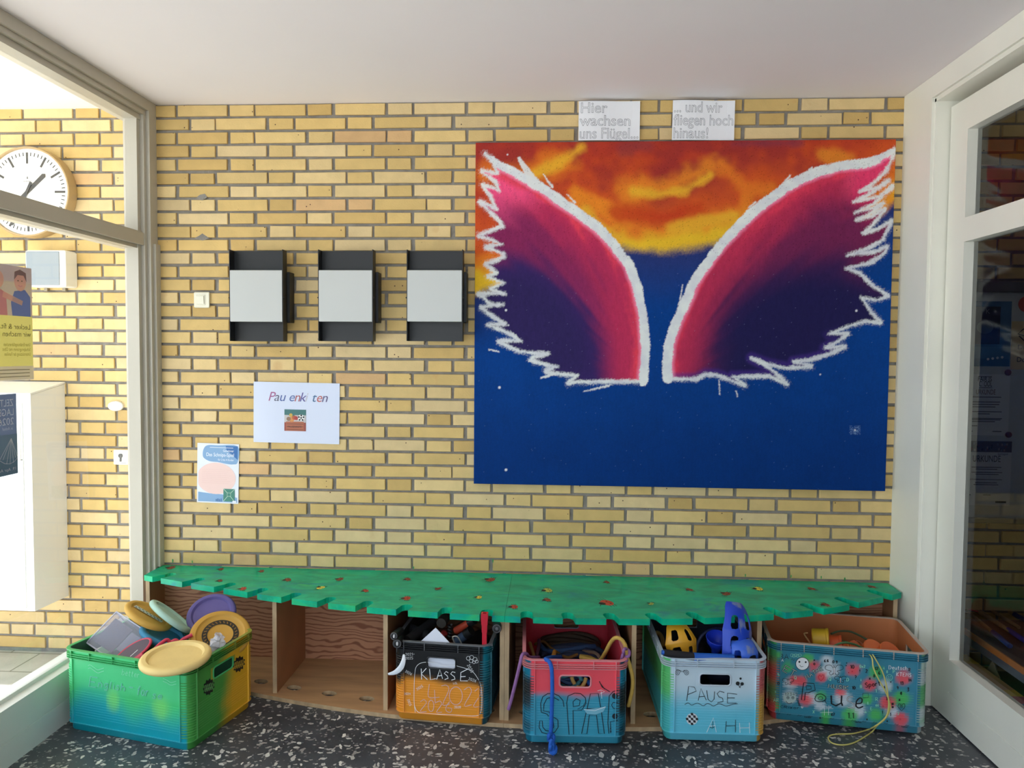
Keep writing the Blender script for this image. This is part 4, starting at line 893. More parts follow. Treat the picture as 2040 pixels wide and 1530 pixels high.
# posters stuck on the window glass, read from the yard, so mirrored from inside
def backlit(name, r, g, b):
    m = bpy.data.materials.new(name); m.use_nodes = True; N = m.node_tree.nodes; L = m.node_tree.links; N.clear(); o = N.new('ShaderNodeOutputMaterial')
    d = N.new('ShaderNodeBsdfDiffuse'); t = N.new('ShaderNodeBsdfTranslucent'); x = N.new('ShaderNodeMixShader'); x.inputs[0].default_value = .5
    d.inputs[0].default_value = t.inputs[0].default_value = rgb(r, g, b); L.new(d.outputs[0], x.inputs[1]); L.new(t.outputs[0], x.inputs[2]); L.new(x.outputs[0], o.inputs[0]); return m
GXP = -.4985
def glass_M(y_near, z0): return frame_M((GXP, y_near, z0), (0, 1, 0), (0, 0, 1), (1, 0, 0))
B = lambda n, r, g, b: backlit('backlit_'+n, min(255, r*1.12+14), min(255, g*1.12+14), min(255, b*1.12+22))
s = Sheet(.297, .418, B('yellowgreen', 190, 184, 122), glass_M(-1.022, 1.368)); W_, H_ = s.w, s.h
bd = B('photo_grey', 188, 178, 186); s.rect(0, W_, H_*.565, H_, bd); dkk = B('dark', 104, 100, 72); blu = B('shirt_blue', 120, 138, 192); skn = B('skin', 216, 176, 158); rd_ = B('rose', 206, 150, 152)
s.rect(0, W_, H_*.86, H_, B('photo_upper', 196, 186, 188)); s.poly([(W_*.66, H_*.565), (W_*.97, H_*.565), (W_*.97, H_*.74), (W_*.88, H_*.80), (W_*.70, H_*.78), (W_*.64, H_*.68)], blu)
s.disc(W_*.80, H_*.87, W_*.10, H_*.085, skn); s.poly([(W_*.70, H_*.88), (W_*.71, H_*.95), (W_*.80, H_*.975), (W_*.90, H_*.95), (W_*.91, H_*.87), (W_*.86, H_*.925), (W_*.76, H_*.925)], B('hair_dark', 140, 118, 112))
for ex in (.765, .83): s.disc(W_*ex, H_*.875, W_*.010, H_*.006, dkk, 8)
s.line([(W_*.765, H_*.835), (W_*.80, H_*.825), (W_*.835, H_*.835)], .004, rd_)
s.disc(W_*.42, H_*.87, W_*.11, H_*.08, skn); s.poly([(W_*.28, H_*.565), (W_*.58, H_*.565), (W_*.56, H_*.76), (W_*.42, H_*.80), (W_*.3, H_*.74)], rd_); s.poly([(W_*.5, H_*.72), (W_*.82, H_*.66), (W_*.84, H_*.70), (W_*.52, H_*.77)], skn)
s.text('Lecker & fit.', W_*.955, H_*.45, .027, dkk, .148, 0, 0, 'LEFT', True); s.text('wir machen', W_*.965, H_*.385, .027, dkk, .140, 0, 0, 'LEFT', True)
for i, k in enumerate((.86, .9, .84)): s.text(('Unser Ernährungsführerschein', 'Schulprogramm mit Obst', 'Unterstützung der Familien')[i], W_*.95, H_*(.30-.042*i), .018, B('print_olive', 140, 132, 70), W_*k*.52, 0, 0, 'LEFT', True)
s.rect(0, W_, 0, H_*.125, B('grey_strip', 206, 200, 202))
for i in range(3): s.rect(W_*.35, W_*.93, H_*(.03+.03*i), H_*(.036+.03*i), B('strip_text', 116, 110, 106))
s.build('window_poster', 'yellow green poster of two smiling children with mirrored lettering on the window glass', 'poster', 'posters stuck on the yard window')
s = Sheet(.210, .294, B('slate', 116, 126, 138), glass_M(-1.026, 1.026)); W_, H_ = s.w, s.h; lt = B('letters', 224, 228, 232)
for i, tx in enumerate(('ZELT', 'LAGER', '2026')): s.text(tx, W_*.93, H_*(.85-.115*i), .037, lt, (.064, .092, .074)[i], 0, 0, 'LEFT', True)
s.text('in Anhof', W_*.9, H_*.555, .016, lt, .05, 0, 0, 'LEFT', True); s.rect(0, W_, 0, H_*.5, B('slate_low', 126, 148, 154)); s.rect(0, W_, 0, H_*.2, B('slate_low2', 112, 138, 150))
tp = (W_*.86, H_*.45); fx = [W_*.58, W_*.66, W_*.74, W_*.82, W_*.90, W_*.95, W_*1.0]
for x in fx: s.line([tp, (x, H_*(.14 if .7 < x/W_ < .95 else .2))], .0018, lt)
s.line([(fx[0], H_*.2), (W_*.7, H_*.15), (W_*.82, H_*.135), (W_*.93, H_*.16), (fx[-1], H_*.2)], .0016, lt); s.text('19. Apr Anhof', W_*.95, H_*.05, .016, lt, .11, 0, 0, 'LEFT', True)
s.build('window_poster', 'slate blue tent camp poster with mirrored words ZELT LAGER 2026 on the window glass', 'poster', 'posters stuck on the yard window')

# ================================================================== IN THE HALL BEHIND THE GLASS DOOR
nb = empty('notice_board', (3.9, 0, 1.28)); al = mat('aluminium_rail', rgb(120, 118, 116), .4, .5)
MB().box(-.72, .75, -.018, -.003, -.525, .50).build('panel', mat('grey_white_board', rgb(208, 212, 216), .4), nb)
for za, zb in ((.488, .535), (-.545, -.52)): MB().box(-.74, .77, -.03, -.003, za, zb, bev=.004).build('rail', al, nb)
tag(nb, 'white magnetic notice board on the dark brick wall of the hall', 'notice board')
GH = 'papers on the hall notice board'
def hall_sheet(a, b, c, d, paper, y=-.0192): x0, x1, z0, z1 = wall_rect(a, b, c, d, y); return Sheet(x1-x0, z1-z0, paper, wall_M(x0, z0, y))
s = hall_sheet(1912, 600, 2011, 730, C_('poster_mid_blue', 70, 116, 156)); W_, H_ = s.w, s.h; s.rect(W_*.22, W_*.79, H_*.34, H_*.92, C_('night_photo', 44, 52, 66)); s.disc(W_*.5, H_*.6, W_*.16, H_*.1, C_('night_glow', 90, 100, 104))
s.text('K', W_*.5, H_*.81, .03, C_('faint_letter', 130, 140, 140)); s.rect(0, W_, H_*.12, H_*.30, C_('poster_sky', 84, 134, 172))
for i in range(4): s.disc(W_*(.58+.09*i), H_*(.11+.01*i), .006, .006, M_paper, 10)
s.build('hall_poster', 'blue poster with a dark picture on the hall notice board', 'poster', GH)
s = hall_sheet(2016, 640, 2118, 737, C_('cream_paper', 226, 204, 150)); W_, H_ = s.w, s.h
s.line([(W_*.12, H_*.74), (W_*.22, H_*.84), (W_*.4, H_*.86), (W_*.46, H_*.74), (W_*.3, H_*.68), (W_*.12, H_*.74)], .005, M_ink); s.line([(W_*.14, H_*.7), (W_*.24, H_*.6), (W_*.45, H_*.66)], .005, M_ink)
s.text('Dienstag', W_*.13, H_*.42, .03, M_ink, W_*.5); s.text('Donnerstag', W_*.12, H_*.16, .03, M_ink, W_*.62)
s.build('hall_notice', 'cream notice with black drawing and weekdays on the hall notice board', 'notice', GH)
c0 = on_y(2045, 606, -.0195); o = MB().lathe([(.035, 0), (.035, .0012), (0, .0014)], 32, 0, None, axis_M((0, 0, 0), (0, -1, 0))).build('round_sticker', mat('red_orange_print', rgb(206, 82, 56), .5)); o.location = c0
tag(o, 'round red orange disc on the hall notice board above the cream notice', 'sticker')
s = hall_sheet(1921, 745, 2008, 868, M_paper); W_, H_ = s.w, s.h
s.rect(W_*.30, W_*.60, H_*.955, H_*.962, M_ink); s.text('FAIR IS', W_*.30, H_*.885, .03, M_ink, W_*.3); s.text('C  OOL', W_*.33, H_*.80, .034, M_ink, W_*.28); s.rect(W_*.33, W_*.62, H_*.775, H_*.782, M_ink)
s.text('URKUNDE', W_*.27, H_*.67, .032, C_('brown_ink', 120, 86, 76), W_*.42); gi = M_greyink
for y_, a, b_ in ((.62, .1, .82), (.54, .14, .8), (.50, .18, .78), (.46, .2, .7), (.38, .1, .84), (.345, .32, .58), (.27, .1, .85), (.25, .12, .82), (.22, .2, .7), (.15, .1, .32), (.06, .1, .22), (.06, .65, .85)): s.rect(W_*a, W_*b_, H_*y_, H_*(y_+.014), gi)
s.build('certificate', 'white certificate headed FAIR IS COOL held by dark red magnets', 'certificate', GH)
s = hall_sheet(1917, 878, 2011, 1008, M_paper); W_, H_ = s.w, s.h; s.rect(0, W_, H_*.83, H_, C_('crowd_photo', 96, 84, 84)); rr_ = random.Random(4)
for i in range(26): s.disc(W_*(.04+.92*rr_.random()), H_*(.85+.12*rr_.random()), .004, .006, C_('crowd_%d' % (i % 4), *((150, 130, 120), (60, 52, 56), (120, 70, 70), (110, 110, 120))[i % 4]), 8)
s.text('Sportjugend', W_*.72, H_*.79, .014, C_('navy_ink', 60, 60, 110), W_*.2); s.text('URKUNDE', W_*.22, H_*.68, .042, C_('slate_ink', 90, 90, 96), W_*.56)
for y_, a, b_ in ((.59, .2, .8), (.56, .28, .72), (.51, .2, .82), (.48, .28, .75), (.40, .15, .82), (.35, .28, .72), (.32, .25, .75), (.16, .1, .2), (.16, .45, .6)): s.rect(W_*a, W_*b_, H_*y_, H_*(y_+.012), gi)
s.rect(W_*.7, W_*.92, H_*.045, H_*.075, M_ink); s.build('certificate', 'white certificate headed URKUNDE under a strip of crowd photo', 'certificate', GH)
mgm = mat('dark_red_magnet', rgb(122, 44, 48), .35)
for k, (mx, my, lab) in enumerate(((2008, 742, 'dark red magnet at the top corner of the FAIR IS COOL certificate'), (2009, 866, 'dark red magnet between the two certificates, at the corner further from the door post'), (1923, 867, 'dark red magnet between the two certificates, beside the door post'))):
    q = on_y(mx, my, -.022); o = MB().lathe([(.0135, 0), (.0135, .005), (.011, .007), (0, .007)], 24, 0, None, axis_M((0, 0, 0), (0, -1, 0))).build('magnet', mgm); o.location = (q[0], -.0204, q[2]); tag(o, lab, 'magnet', 'round magnets on the hall notice board')
# low table with sticks
tb = empty('low_table', (3.65, -.45, 0)); TX = 3.25; TZ = .313; dx, dy = -3.65, .45
def tpart(n, mb, m, lab=None): q = mb.build(n, m, tb, lab); q.location = (dx, dy, 0); return q
m = MB(); m.box(TX+.006, 4.05, -.95, -.07, TZ-.026, TZ, 0); m.box(TX, TX+.006, -.95, -.07, TZ-.026, TZ, 1); tpart('table_top', m, [mat('dark_table_top', rgb(96, 66, 60), .45, var=.2, vscale=6), mat('orange_edge', rgb(196, 120, 62), .5)])
tpart('apron', MB().box(TX+.012, TX+.03, -.93, -.09, TZ-.066, TZ-.0262), mat('blue_grey_steel', rgb(96, 104, 116), .5))
for lx, ly in ((TX+.035, -.12), (TX+.035, -.9), (3.98, -.12), (3.98, -.9)): tpart('leg', MB().box(lx-.018, lx+.018, ly-.018, ly+.018, 0.0005, TZ-.0262), MATS['blue_grey_steel'])
tag(tb, 'low dark table with orange edge behind the glass door', 'table')
wood = mat('pale_stick_wood', rgb(180, 150, 112), .6, var=.25, vscale=20); bluef = mat('blue_foam', rgb(46, 62, 132), .7); violet = mat('violet_foam', rgb(66, 56, 150), .7); cordm = mat('tan_cord', rgb(170, 140, 96), .8); pinkm = mat('pink_cord', rgb(220, 92, 110), .7)
STK = [((1932, 1222), (2012, 1287), .40, 'pale stick with a blue foam grip nearest the door glass', bluef), ((1940, 1214), (2035, 1272), .0, 'plain pale stick next to the blue gripped stick', None), ((1962, 1208), (2030, 1250), .0, 'plain pale stick with a knotted tan end on the hall table', None),
       ((1950, 1216), (2062, 1290), .45, 'pale stick with a violet foam grip on the hall table', violet), ((1985, 1204), (2060, 1246), .5, 'pale stick with a blue sleeve lying closest to the brick wall', bluef)]
for k, (a, b_, f, lab, gm_) in enumerate(STK):
    p, q = Vector(on_z(*a, TZ+.012)), Vector(on_z(*b_, TZ+.012)); o = empty('juggling_stick', ((p+q)/2)); d = q-p; m0 = p+d*(1-f) if f else q
    MB().tube([p-o.location, m0-o.location], .0075, 10).build('rod', wood, o)
    if gm_: MB().tube([m0-o.location, q-o.location], .0105, 12).build('grip', gm_, o)
    rd = random.Random(k); cp = [p-o.location]+[p-o.location+Vector((rd.uniform(-.10, .02), rd.uniform(-.05, .06), rd.uniform(-.005, .022))) for _ in range(5)]
    MB().tube(smooth_path(cp, 6), .0025, 6).build('cord', pinkm if k == 1 else cordm, o, 'loose knotted cord'); tag(o, lab, 'stick', 'sticks with cords on the hall table')
q = Vector(on_z(2000, 1215, TZ)); o = MB().box(-.16, .16, -.10, .10, .0005, .0015).build('paper_sheet', mat('dull_paper', rgb(170, 166, 150), .7)); o.location = (q.x+.03, q.y+.06, TZ); o.rotation_euler = (0, 0, -.7); tag(o, 'grey sheet of paper lying under the sticks on the hall table', 'paper')
# painted wooden beam and card box under the table
bm_ = empty('painted_beam', (3.186, -.5, 0)); BZ = .228; cols = [(0, .09, 'yellow', (214, 186, 60)), (.09, .32, 'bare', (190, 156, 104)), (.32, .372, 'yellow', (220, 196, 70)), (.372, .43, 'magenta', (176, 62, 96)), (.43, .50, 'azure', (84, 150, 190)), (.50, .57, 'leaf', (96, 170, 80)), (.57, .9, 'bare', (190, 156, 104))]
m = MB(); ms = []
for a, b_, n, c in cols:
    mm = mat('beam_'+n, rgb(*c), .5, var=.1, vscale=10); ms.append(mm) if mm not in ms else None
    yy = -.262-a+.5; y2 = -.262-b_+.5; m.box(-.035, .035, y2, yy, .001, BZ, ms.index(mm))
Mx = frame_M((-.0355, 0, 0), (0, -1, 0), (0, 0, 1), (-1, 0, 0)); ms += [mat('beam_green', rgb(40, 110, 96), .5), mat('beam_white', rgb(220, 214, 196), .5), mat('beam_rust', rgb(150, 84, 50), .5)]; k0 = len(ms)-3
ec = (-.262+.5-.2, BZ-.055); ec = (-(ec[0]), ec[1])
m.poly([(ec[0]-.045, ec[1]), (ec[0], ec[1]+.04), (ec[0]+.045, ec[1]), (ec[0], ec[1]-.035)], k0, None, Mx); m.poly([(ec[0]+.03*math.cos(a), ec[1]+.024*math.sin(a)) for a in np.linspace(0, 2*PI, 17)[:-1]], k0+1, None, Mx, .0004); m.poly([(ec[0]+.016*math.cos(a), ec[1]+.016*math.sin(a)) for a in np.linspace(0, 2*PI, 17)[:-1]], k0+2, None, Mx, .0008)
o = m.build('beam', ms, bm_); tag(bm_, 'wooden beam with painted green eye and colour bands behind the glass door', 'beam')
# card box under the table with folded flaps
cb_ = empty('cardboard_box', (3.44, -.48, 0)); kraft = mat('dark_kraft', rgb(120, 84, 66), .8); pale = mat('pale_card', rgb(200, 186, 158), .8)
m = MB(); m.box(-.15, .15, -.2, .2, 0.0005, .01)
for a in ((-.15, -.146, -.2, .2), (.146, .15, -.2, .2), (-.146, .146, -.2, -.196), (-.146, .146, .196, .2)): m.box(*a, .01, .17)
m.build('box_body', kraft, cb_); (lambda P: MB().add([tuple(p-Vector((3.44, -.48, 0))) for p in P]+[tuple(p-Vector((3.437, -.48, 0))) for p in P], [(0, 1, 2, 3), (7, 6, 5, 4), (0, 4, 5, 1), (1, 5, 6, 2), (2, 6, 7, 3), (3, 7, 4, 0)]))([Vector(on_x(px, py, 3.287)) for px, py in ((1962, 1340), (1977, 1316), (1992, 1352), (1983, 1356))]).build('flap', pale, cb_)
tag(cb_, 'brown cardboard box with a raised pale flap under the hall table', 'box')
# ================================================================== WRITING ON THE CRATES
GLY = {'A': '0,0 2,6 4,0|.7,2.2 3.3,2.2', 'B': '0,0 0,6 2.6,5.8 3.2,4.6 2.4,3.3 0,3|2.4,3.3 3.6,2 2.8,.3 0,0', 'C': '3.6,5 2.2,6 .6,5 0,3 .6,1 2.2,0 3.6,1', 'D': '0,0 0,6 2.4,5.4 3.6,3 2.4,.5 0,0', 'E': '3.4,6 0,6 0,0 3.4,0|0,3 2.6,3',
 'F': '0,0 0,6 3.4,6|0,3 2.6,3', 'H': '0,0 0,6|3.6,0 3.6,6|0,3 3.6,3', 'I': '.5,0 .5,6', 'K': '0,0 0,6|3.4,6 0,2.6 3.6,0', 'L': '0,6 0,0 3.2,0', 'M': '0,0 .3,6 2,2.4 3.7,6 4,0', 'O': '1.8,6 .4,5 0,3 .5,.9 1.9,0 3.3,1 3.7,3 3.2,5 1.8,6',
 'P': '0,0 0,6 2.6,5.8 3.4,4.4 2.6,3 0,2.8', 'Q': '1.8,6 .4,5 0,3 .5,.9 1.9,0 3.3,1 3.7,3 3.2,5 1.8,6|2.4,1.4 3.9,-.6', 'R': '0,0 0,6 2.6,5.8 3.4,4.4 2.6,3 0,2.8|1.6,2.8 3.6,0', 'S': '3.4,5.1 2,6 .5,5.2 .6,3.8 2.8,2.7 3.4,1.4 2.2,0 .2,.7', 'T': '0,6 4,6|2,6 2,0', 'U': '0,6 .2,1.2 1.8,0 3.4,1.2 3.6,6',
 'X': '0,0 3.4,6|0,6 3.4,0', 'W': '0,6 .9,0 2,4 3.1,0 4,6', '0': '1.6,6 .3,4.6 0,3 .4,1 1.6,0 2.9,1.2 3.2,3 2.8,5 1.6,6', '1': '.2,4.6 1.4,6 1.4,0', '2': '.1,4.8 1.4,6 3,5 2.6,3.4 0,0 3.3,.1', '3': '.2,5.6 2.4,5.8 2.6,4.2 1,3.2 2.8,2.2 2.4,.3 0,.2', '4': '2.4,0 2.2,6 0,2 3.4,2', '5': '3,6 .4,6 .2,3.4 2.4,3.4 3,1.6 1.8,0 0,.4',
 '6': '2.8,5.8 .8,4 0,1.8 1.2,0 2.8,.8 2.6,2.6 .4,2.4', '7': '0,6 3.2,6 1,0', '8': '1.6,3.2 .3,4.6 1.6,6 2.9,4.8 1.6,3.2 .1,1.6 1.6,0 3.1,1.5 1.6,3.2', '9': '2.8,4 1.2,3.2 .3,4.8 1.6,6 2.8,4.8 2.8,4 2,0', '=': '0,2 3,2|0,3.8 3,3.8', '!': '.5,6 .5,2|.5,.6 .5,0', '?': '.2,5 1.6,6 2.8,4.8 1.4,3 1.4,1.8|1.4,.5 1.4,0', '.': '.4,.5 .5,0', '-': '.3,3 2.8,3', '+': '1.5,1 1.5,5|0,3 3,3', ':': '.5,4.2 .5,3.6|.5,1.2 .5,.6',
 'a': '3,3.6 1.4,4 0,2.6 .4,.4 1.8,.2 3,2 3,4 3.2,0', 'b': '0,6 0,0 2,.1 3,1.8 2,3.6 .1,3', 'c': '2.8,3.2 1.4,3.8 .2,2 1,.2 2.8,.6', 'e': '.2,2 2.8,2.2 2.4,3.6 1,3.8 .1,2 .8,.3 2.8,.6', 'f': '2.4,5.6 1.3,5.8 .9,4 .9,0|0,3.6 2,3.6', 'g': '2.8,3.6 1.2,3.9 .2,2.4 1,.8 2.6,1.6 2.8,3.6 2.6,-1.4 .6,-1.6', 'h': '0,6 0,0|0,2.6 1.4,3.8 2.6,2.8 2.6,0', 'i': '.4,3.6 .4,0|.4,5 .4,4.6', 'l': '.4,6 .4,.4 1,0', 'n': '0,3.8 0,0|0,2.6 1.4,3.8 2.6,2.8 2.7,0', 'o': '1.4,3.8 .2,2.8 .2,.9 1.4,0 2.7,.9 2.7,2.8 1.4,3.8',
 'r': '0,3.8 0,0|0,2.4 1.2,3.7 2.2,3.4', 's': '2.4,3.3 1.2,3.9 .3,3 2.2,1.4 1.8,.1 .1,.4', 't': '.9,5.6 .9,.4 2,0|0,3.8 2.2,3.8', 'u': '0,3.8 .1,.8 1.2,0 2.6,1 2.7,3.8|2.7,1 2.9,0', 'p': '0,3.8 0,-2|0,3 1.6,3.9 2.9,2.4 1.8,.2 0,.6', 'd': '2.8,6 2.8,0|2.8,3 1.2,3.9 .1,2 1.2,.1 2.8,1', 'k': '0,6 0,0|2.4,3.6 0,1.6 2.6,0', 'x': '0,0 2.6,3.8|0,3.8 2.6,0', 'm': '0,3.8 0,0|0,2.8 1,3.8 1.8,2.8 1.8,0|1.8,2.8 2.8,3.8 3.6,2.8 3.6,0'}
def glyphs(txt): 
    x = 0; out = []
    for ch in txt:
        g = GLY.get(ch)
        if g is None: x += 2.4; continue
        st = [[tuple(map(float, p.split(','))) for p in s.split()] for s in g.split('|')]; mx = max(p[0] for s in st for p in s)
        out += [[(p[0]+x, p[1]) for p in s] for s in st]; x += mx+1.5
    return out
INS = .009
class Ink:
    """pen drawing on one face of a crate, traced from the photo"""
    def __init__(s, cr, short_front, face, org, sc, off=.0019):
        s.cr = cr; L, Wd = (CW, CL) if short_front else (CL, CW); s.W = Matrix.Translation(cr.location) @ Matrix.Rotation(cr.rotation_euler[2], 4, 'Z')
        s.F = frame_M((0, -(Wd/2-INS+off), 0), (1, 0, 0), (0, 0, 1), (0, -1, 0)) if face == 'front' else frame_M((L/2-INS+off, 0, 0), (0, 1, 0), (0, 0, 1), (1, 0, 0))
        s.A = s.W @ s.F; s.inv = s.A.inverted(); s.o = org; s.s = sc; s.mb = MB(); s.mats = []; s.k = 0
    def mi(s, m):
        if m not in s.mats: s.mats.append(m)
        return s.mats.index(m)
    def uv(s, x, y): 
        p = on_plane(s.o[0]+x/s.s, s.o[1]+y/s.s, s.A.translation, s.A.col[2][:3]); q = s.inv @ Vector(p); return (q.x, q.y)
    def z(s): s.k += 1; return s.k*.000012
    def line(s, pts, w, m, curve=0):
        P = [s.uv(*p) for p in pts]
        if curve: P = [(q.x, q.y) for q in smooth_path([(a, b, 0) for a, b in P], curve)]
        s.mb.ribbon(P, w, s.mi(m), None, s.F, s.z()); return s
    def fill(s, pts, m, curve=0):
        P = [s.uv(*p) for p in pts]
        if curve: P = [(q.x, q.y) for q in smooth_path([(a, b, 0) for a, b in P], curve, True)]
        s.mb.poly(P, s.mi(m), None, s.F, s.z()); return s
    def dot(s, x, y, r, m, ry=None): return s.fill([(x+r*math.cos(a), y+(ry or r)*math.sin(a)) for a in np.linspace(0, 2*PI, 19)[:-1]], m)
    def ring(s, x, y, r, w, m, ry=None): return s.line([(x+r*math.cos(a), y+(ry or r)*math.sin(a)) for a in np.linspace(0, 2*PI, 25)], w, m)
    def text(s, t, x, y, h, w, m, rot=0, width=None, out=False):
        """baseline start x, y and letter height h in photo crop pixels"""
        G = glyphs(t); mx = max(p[0] for g in G for p in g); kx = (width/mx) if width else h/6; a = math.radians(rot); ca, sa = math.cos(a), math.sin(a)
        for g in G: 
            q = [(p[0]*kx, p[1]*h/6) for p in g]; s.line([(x+u*ca+v*sa*-1*-1*0-v*-sa*-1, y-(u*sa)-(v*ca)) if False else (x+u*ca-v*sa, y-u*sa-v*ca) for u, v in q], w, m)
        return s
    def build(s, name, label):
        par = [c for c in s.cr.children if c.name.split('.')[0] == 'body'][0]
        o = s.mb.build(name, s.mats, par, label); s.mb = MB(); s.mats = []; return o
black = mat('black_marker', rgb(22, 24, 30), .5); white = mat('white_marker', rgb(236, 238, 240), .5); palem = mat('pale_marker', rgb(150, 226, 190), .5); redm = mat('red_marker', rgb(190, 40, 60), .5); pinkw = mat('pale_pink_marker', rgb(214, 186, 196), .5)
k = Ink(crate_klasse, True, 'front', (480, 1150), 3.709); WH = .0022
k.line([(1288, 1000), (1279, 900), (1284, 720), (1300, 655), (1350, 629), (1430, 634), (1500, 655), (1560, 650), (1620, 662), (1700, 690), (1742, 735), (1775, 810), (1780, 920), (1772, 995), (1735, 1024), (1560, 1016), (1400, 1008), (1310, 996), (1282, 950)], .0018, white, 5)
for L in ([(1332, 675), (1335, 755)], [(1370, 672), (1333, 714), (1378, 757)], [(1393, 672), (1400, 757), (1440, 749)], [(1446, 755), (1470, 680), (1490, 750)], [(1453, 730), (1486, 725)], [(1532, 706), (1516, 696), (1502, 710), (1524, 728), (1531, 746), (1505, 756)],
          [(1584, 704), (1562, 698), (1550, 714), (1576, 734), (1582, 752), (1555, 760)], [(1680, 676), (1625, 704), (1622, 766), (1676, 766)], [(1624, 735), (1660, 733)]): k.line(L, .0030, white)
for L in ([(1392, 790), (1386, 885), (1466, 886)], [(1430, 832), (1436, 932)], [(1482, 802), (1520, 798), (1536, 835), (1490, 942), (1545, 936)], [(1648, 832), (1685, 812), (1702, 850), (1650, 948), (1705, 942)], [(1728, 842), (1758, 822), (1772, 862), (1718, 952), (1772, 956)],
          [(1326, 920), (1352, 904), (1370, 930), (1325, 990), (1372, 993)], [(1440, 926), (1470, 914), (1482, 940), (1445, 996), (1486, 996)], [(1542, 918), (1515, 960), (1520, 990), (1550, 996), (1556, 970), (1525, 964)]): k.line(L, .0021, pinkw, 3)
k.ring(1588, 876, 48, .0021, pinkw, 66); k.ring(1405, 950, 21, .0021, pinkw, 42)
for t, x, y, h, r in (('2021-', 1216, 580, 20, 2), ('2025', 1216, 608, 19, 2), ('2025', 1670, 650, 22, -62), ('2026', 1212, 700, 18, -28), ('2025', 1302, 836, 18, 30), ('2024', 1206, 868, 16, 0), ('2025', 1228, 905, 17, -68), ('2026', 1680, 758, 20, -18), ('2020', 1578, 968, 16, 2), ('LCL', 1570, 790, 14, 4)): k.text(t, x, y, h, .0013, white, r)
for x, y, r in ((1680, 598, 14), (1705, 592, 15), (1730, 606, 15), (1742, 622, 11), (1700, 618, 13), (1722, 628, 10)): k.ring(x, y, r, .0014, white)
k.build('lettering', 'white hand lettering KLASSE and years')
# SPAR
k = Ink(crate_spar, True, 'front', (980, 1150), 3.517); w = .0028
for L in ([(505, 908), (498, 865), (470, 832), (430, 814), (390, 815), (356, 838), (341, 885), (345, 945), (388, 960), (396, 975)], [(470, 862), (425, 838), (385, 850), (364, 890), (362, 938), (404, 944), (406, 968), (440, 985), (462, 1000)],
          [(462, 1000), (464, 1050), (440, 1086), (395, 1100), (350, 1088), (330, 1050), (336, 1006), (352, 1006), (356, 1050), (376, 1074), (410, 1078), (434, 1050), (430, 1012), (400, 992)],
          [(540, 1102), (524, 880), (534, 832), (580, 812), (622, 816), (655, 846), (658, 884), (630, 930), (568, 934), (572, 1100), (540, 1102)], [(570, 908), (568, 872), (592, 850), (618, 864), (612, 898), (570, 908)],
          [(628, 1096), (658, 958), (690, 816), (745, 814), (768, 950), (788, 1096), (748, 1094), (732, 966), (682, 966), (666, 1096), (628, 1096)], [(664, 922), (765, 918)], [(820, 1096), (812, 1020), (822, 830), (850, 800), (884, 792)],
          [(884, 878), (848, 878), (838, 895), (850, 918), (882, 922)], [(832, 1092), (830, 1012), (884, 1002)], [(826, 1080), (838, 1080)], [(826, 1060), (836, 1060)], [(752, 728), (772, 770), (826, 802)], [(760, 745), (790, 785)]): k.line(L, w, black)
for x, y, r in ((862, 832, 21), (862, 974, 20)): k.dot(x, y, r, black)
k.build('lettering', 'black outlined block letters')
k.line([(600, 925), (640, 900), (660, 865)], .0018, black); k.fill([(645, 928), (720, 918), (800, 905), (780, 942), (725, 962), (665, 956)], mat('faded_white_marker', rgb(120, 180, 200), .5)); k.line([(645, 926), (720, 934), (796, 908)], .0016, white); k.line([(740, 795), (765, 790), (790, 800), (760, 815)], .0016, white); k.line([(765, 800), (770, 850)], .0016, white)
k.build('boat_drawing', 'white and black boat scribble')
# PAUSE
k = Ink(crate_pause, True, 'front', (980, 1150), 3.517)
for L in ([(1365, 866), (1378, 765), (1418, 770), (1432, 798), (1374, 822)], [(1445, 864), (1464, 780), (1502, 862)], [(1452, 838), (1492, 834)], [(1505, 792), (1514, 856), (1538, 874), (1556, 855), (1560, 800)], [(1628, 808), (1596, 798), (1578, 816), (1590, 838), (1616, 848), (1620, 870), (1580, 880)],
          [(1718, 820), (1650, 812), (1650, 882), (1714, 882)], [(1650, 846), (1702, 846)]): k.line(L, .0024, black)
k.line([(1350, 892), (1375, 880), (1400, 896), (1440, 882), (1480, 900), (1512, 884), (1552, 901), (1592, 886), (1640, 902), (1690, 890), (1722, 886)], .0020, black, 4)
k.build('lettering', 'black hand lettering PAUSE with a wavy underline')
for cx, d in ((1302, 1), (1362, -1)): k.line([(cx+d*(2+.78*i)*math.cos(i*.5), 670+(2+.78*i)*math.sin(i*.5)) for i in range(26)], .0016, black)
k.line([(1290, 648), (1310, 650), (1335, 660), (1350, 650)], .0016, black, 4)
k.build('spiral_drawing', 'two black spirals')
for x, y, r in ((1742, 710, 8), (1722, 744, 14), (1753, 747, 12)): k.dot(x, y, r, black)
k.line([(1726, 755), (1742, 776)], .0022, black); k.line([(1748, 755), (1732, 774)], .0022, black)
k.build('racket_drawing', 'two small black rackets and a ball')
k.dot(1402, 993, 41, mat('off_white_paint', rgb(212, 218, 224), .5))
for i in range(-2, 3):
    for j in range(-2, 3):
        if (i+j) % 2 == 0 and math.hypot(i, j) < 2.3: k.fill([(1402+17*i+a*8.5+b*2, 993+17*j+b*8.5) for a, b in ((-1, -1), (1, -1), (1, 1), (-1, 1))], black)
k.build('ball_drawing', 'black and white chequered ball')
k.line([(1505, 1086), (1552, 984), (1572, 1086)], .0020, white); k.line([(1526, 1044), (1566, 1040)], .0020, white); k.line([(1548, 1010), (1546, 1052)], .0018, black); k.line([(1526, 1048), (1544, 1058), (1560, 1046)], .0018, black); k.build('initial_letter', 'white letter A with a small black anchor')
for L in ([(1642, 1008), (1636, 1086)], [(1706, 998), (1706, 1086)], [(1640, 1042), (1706, 1040)]): k.line(L, .0022, black)
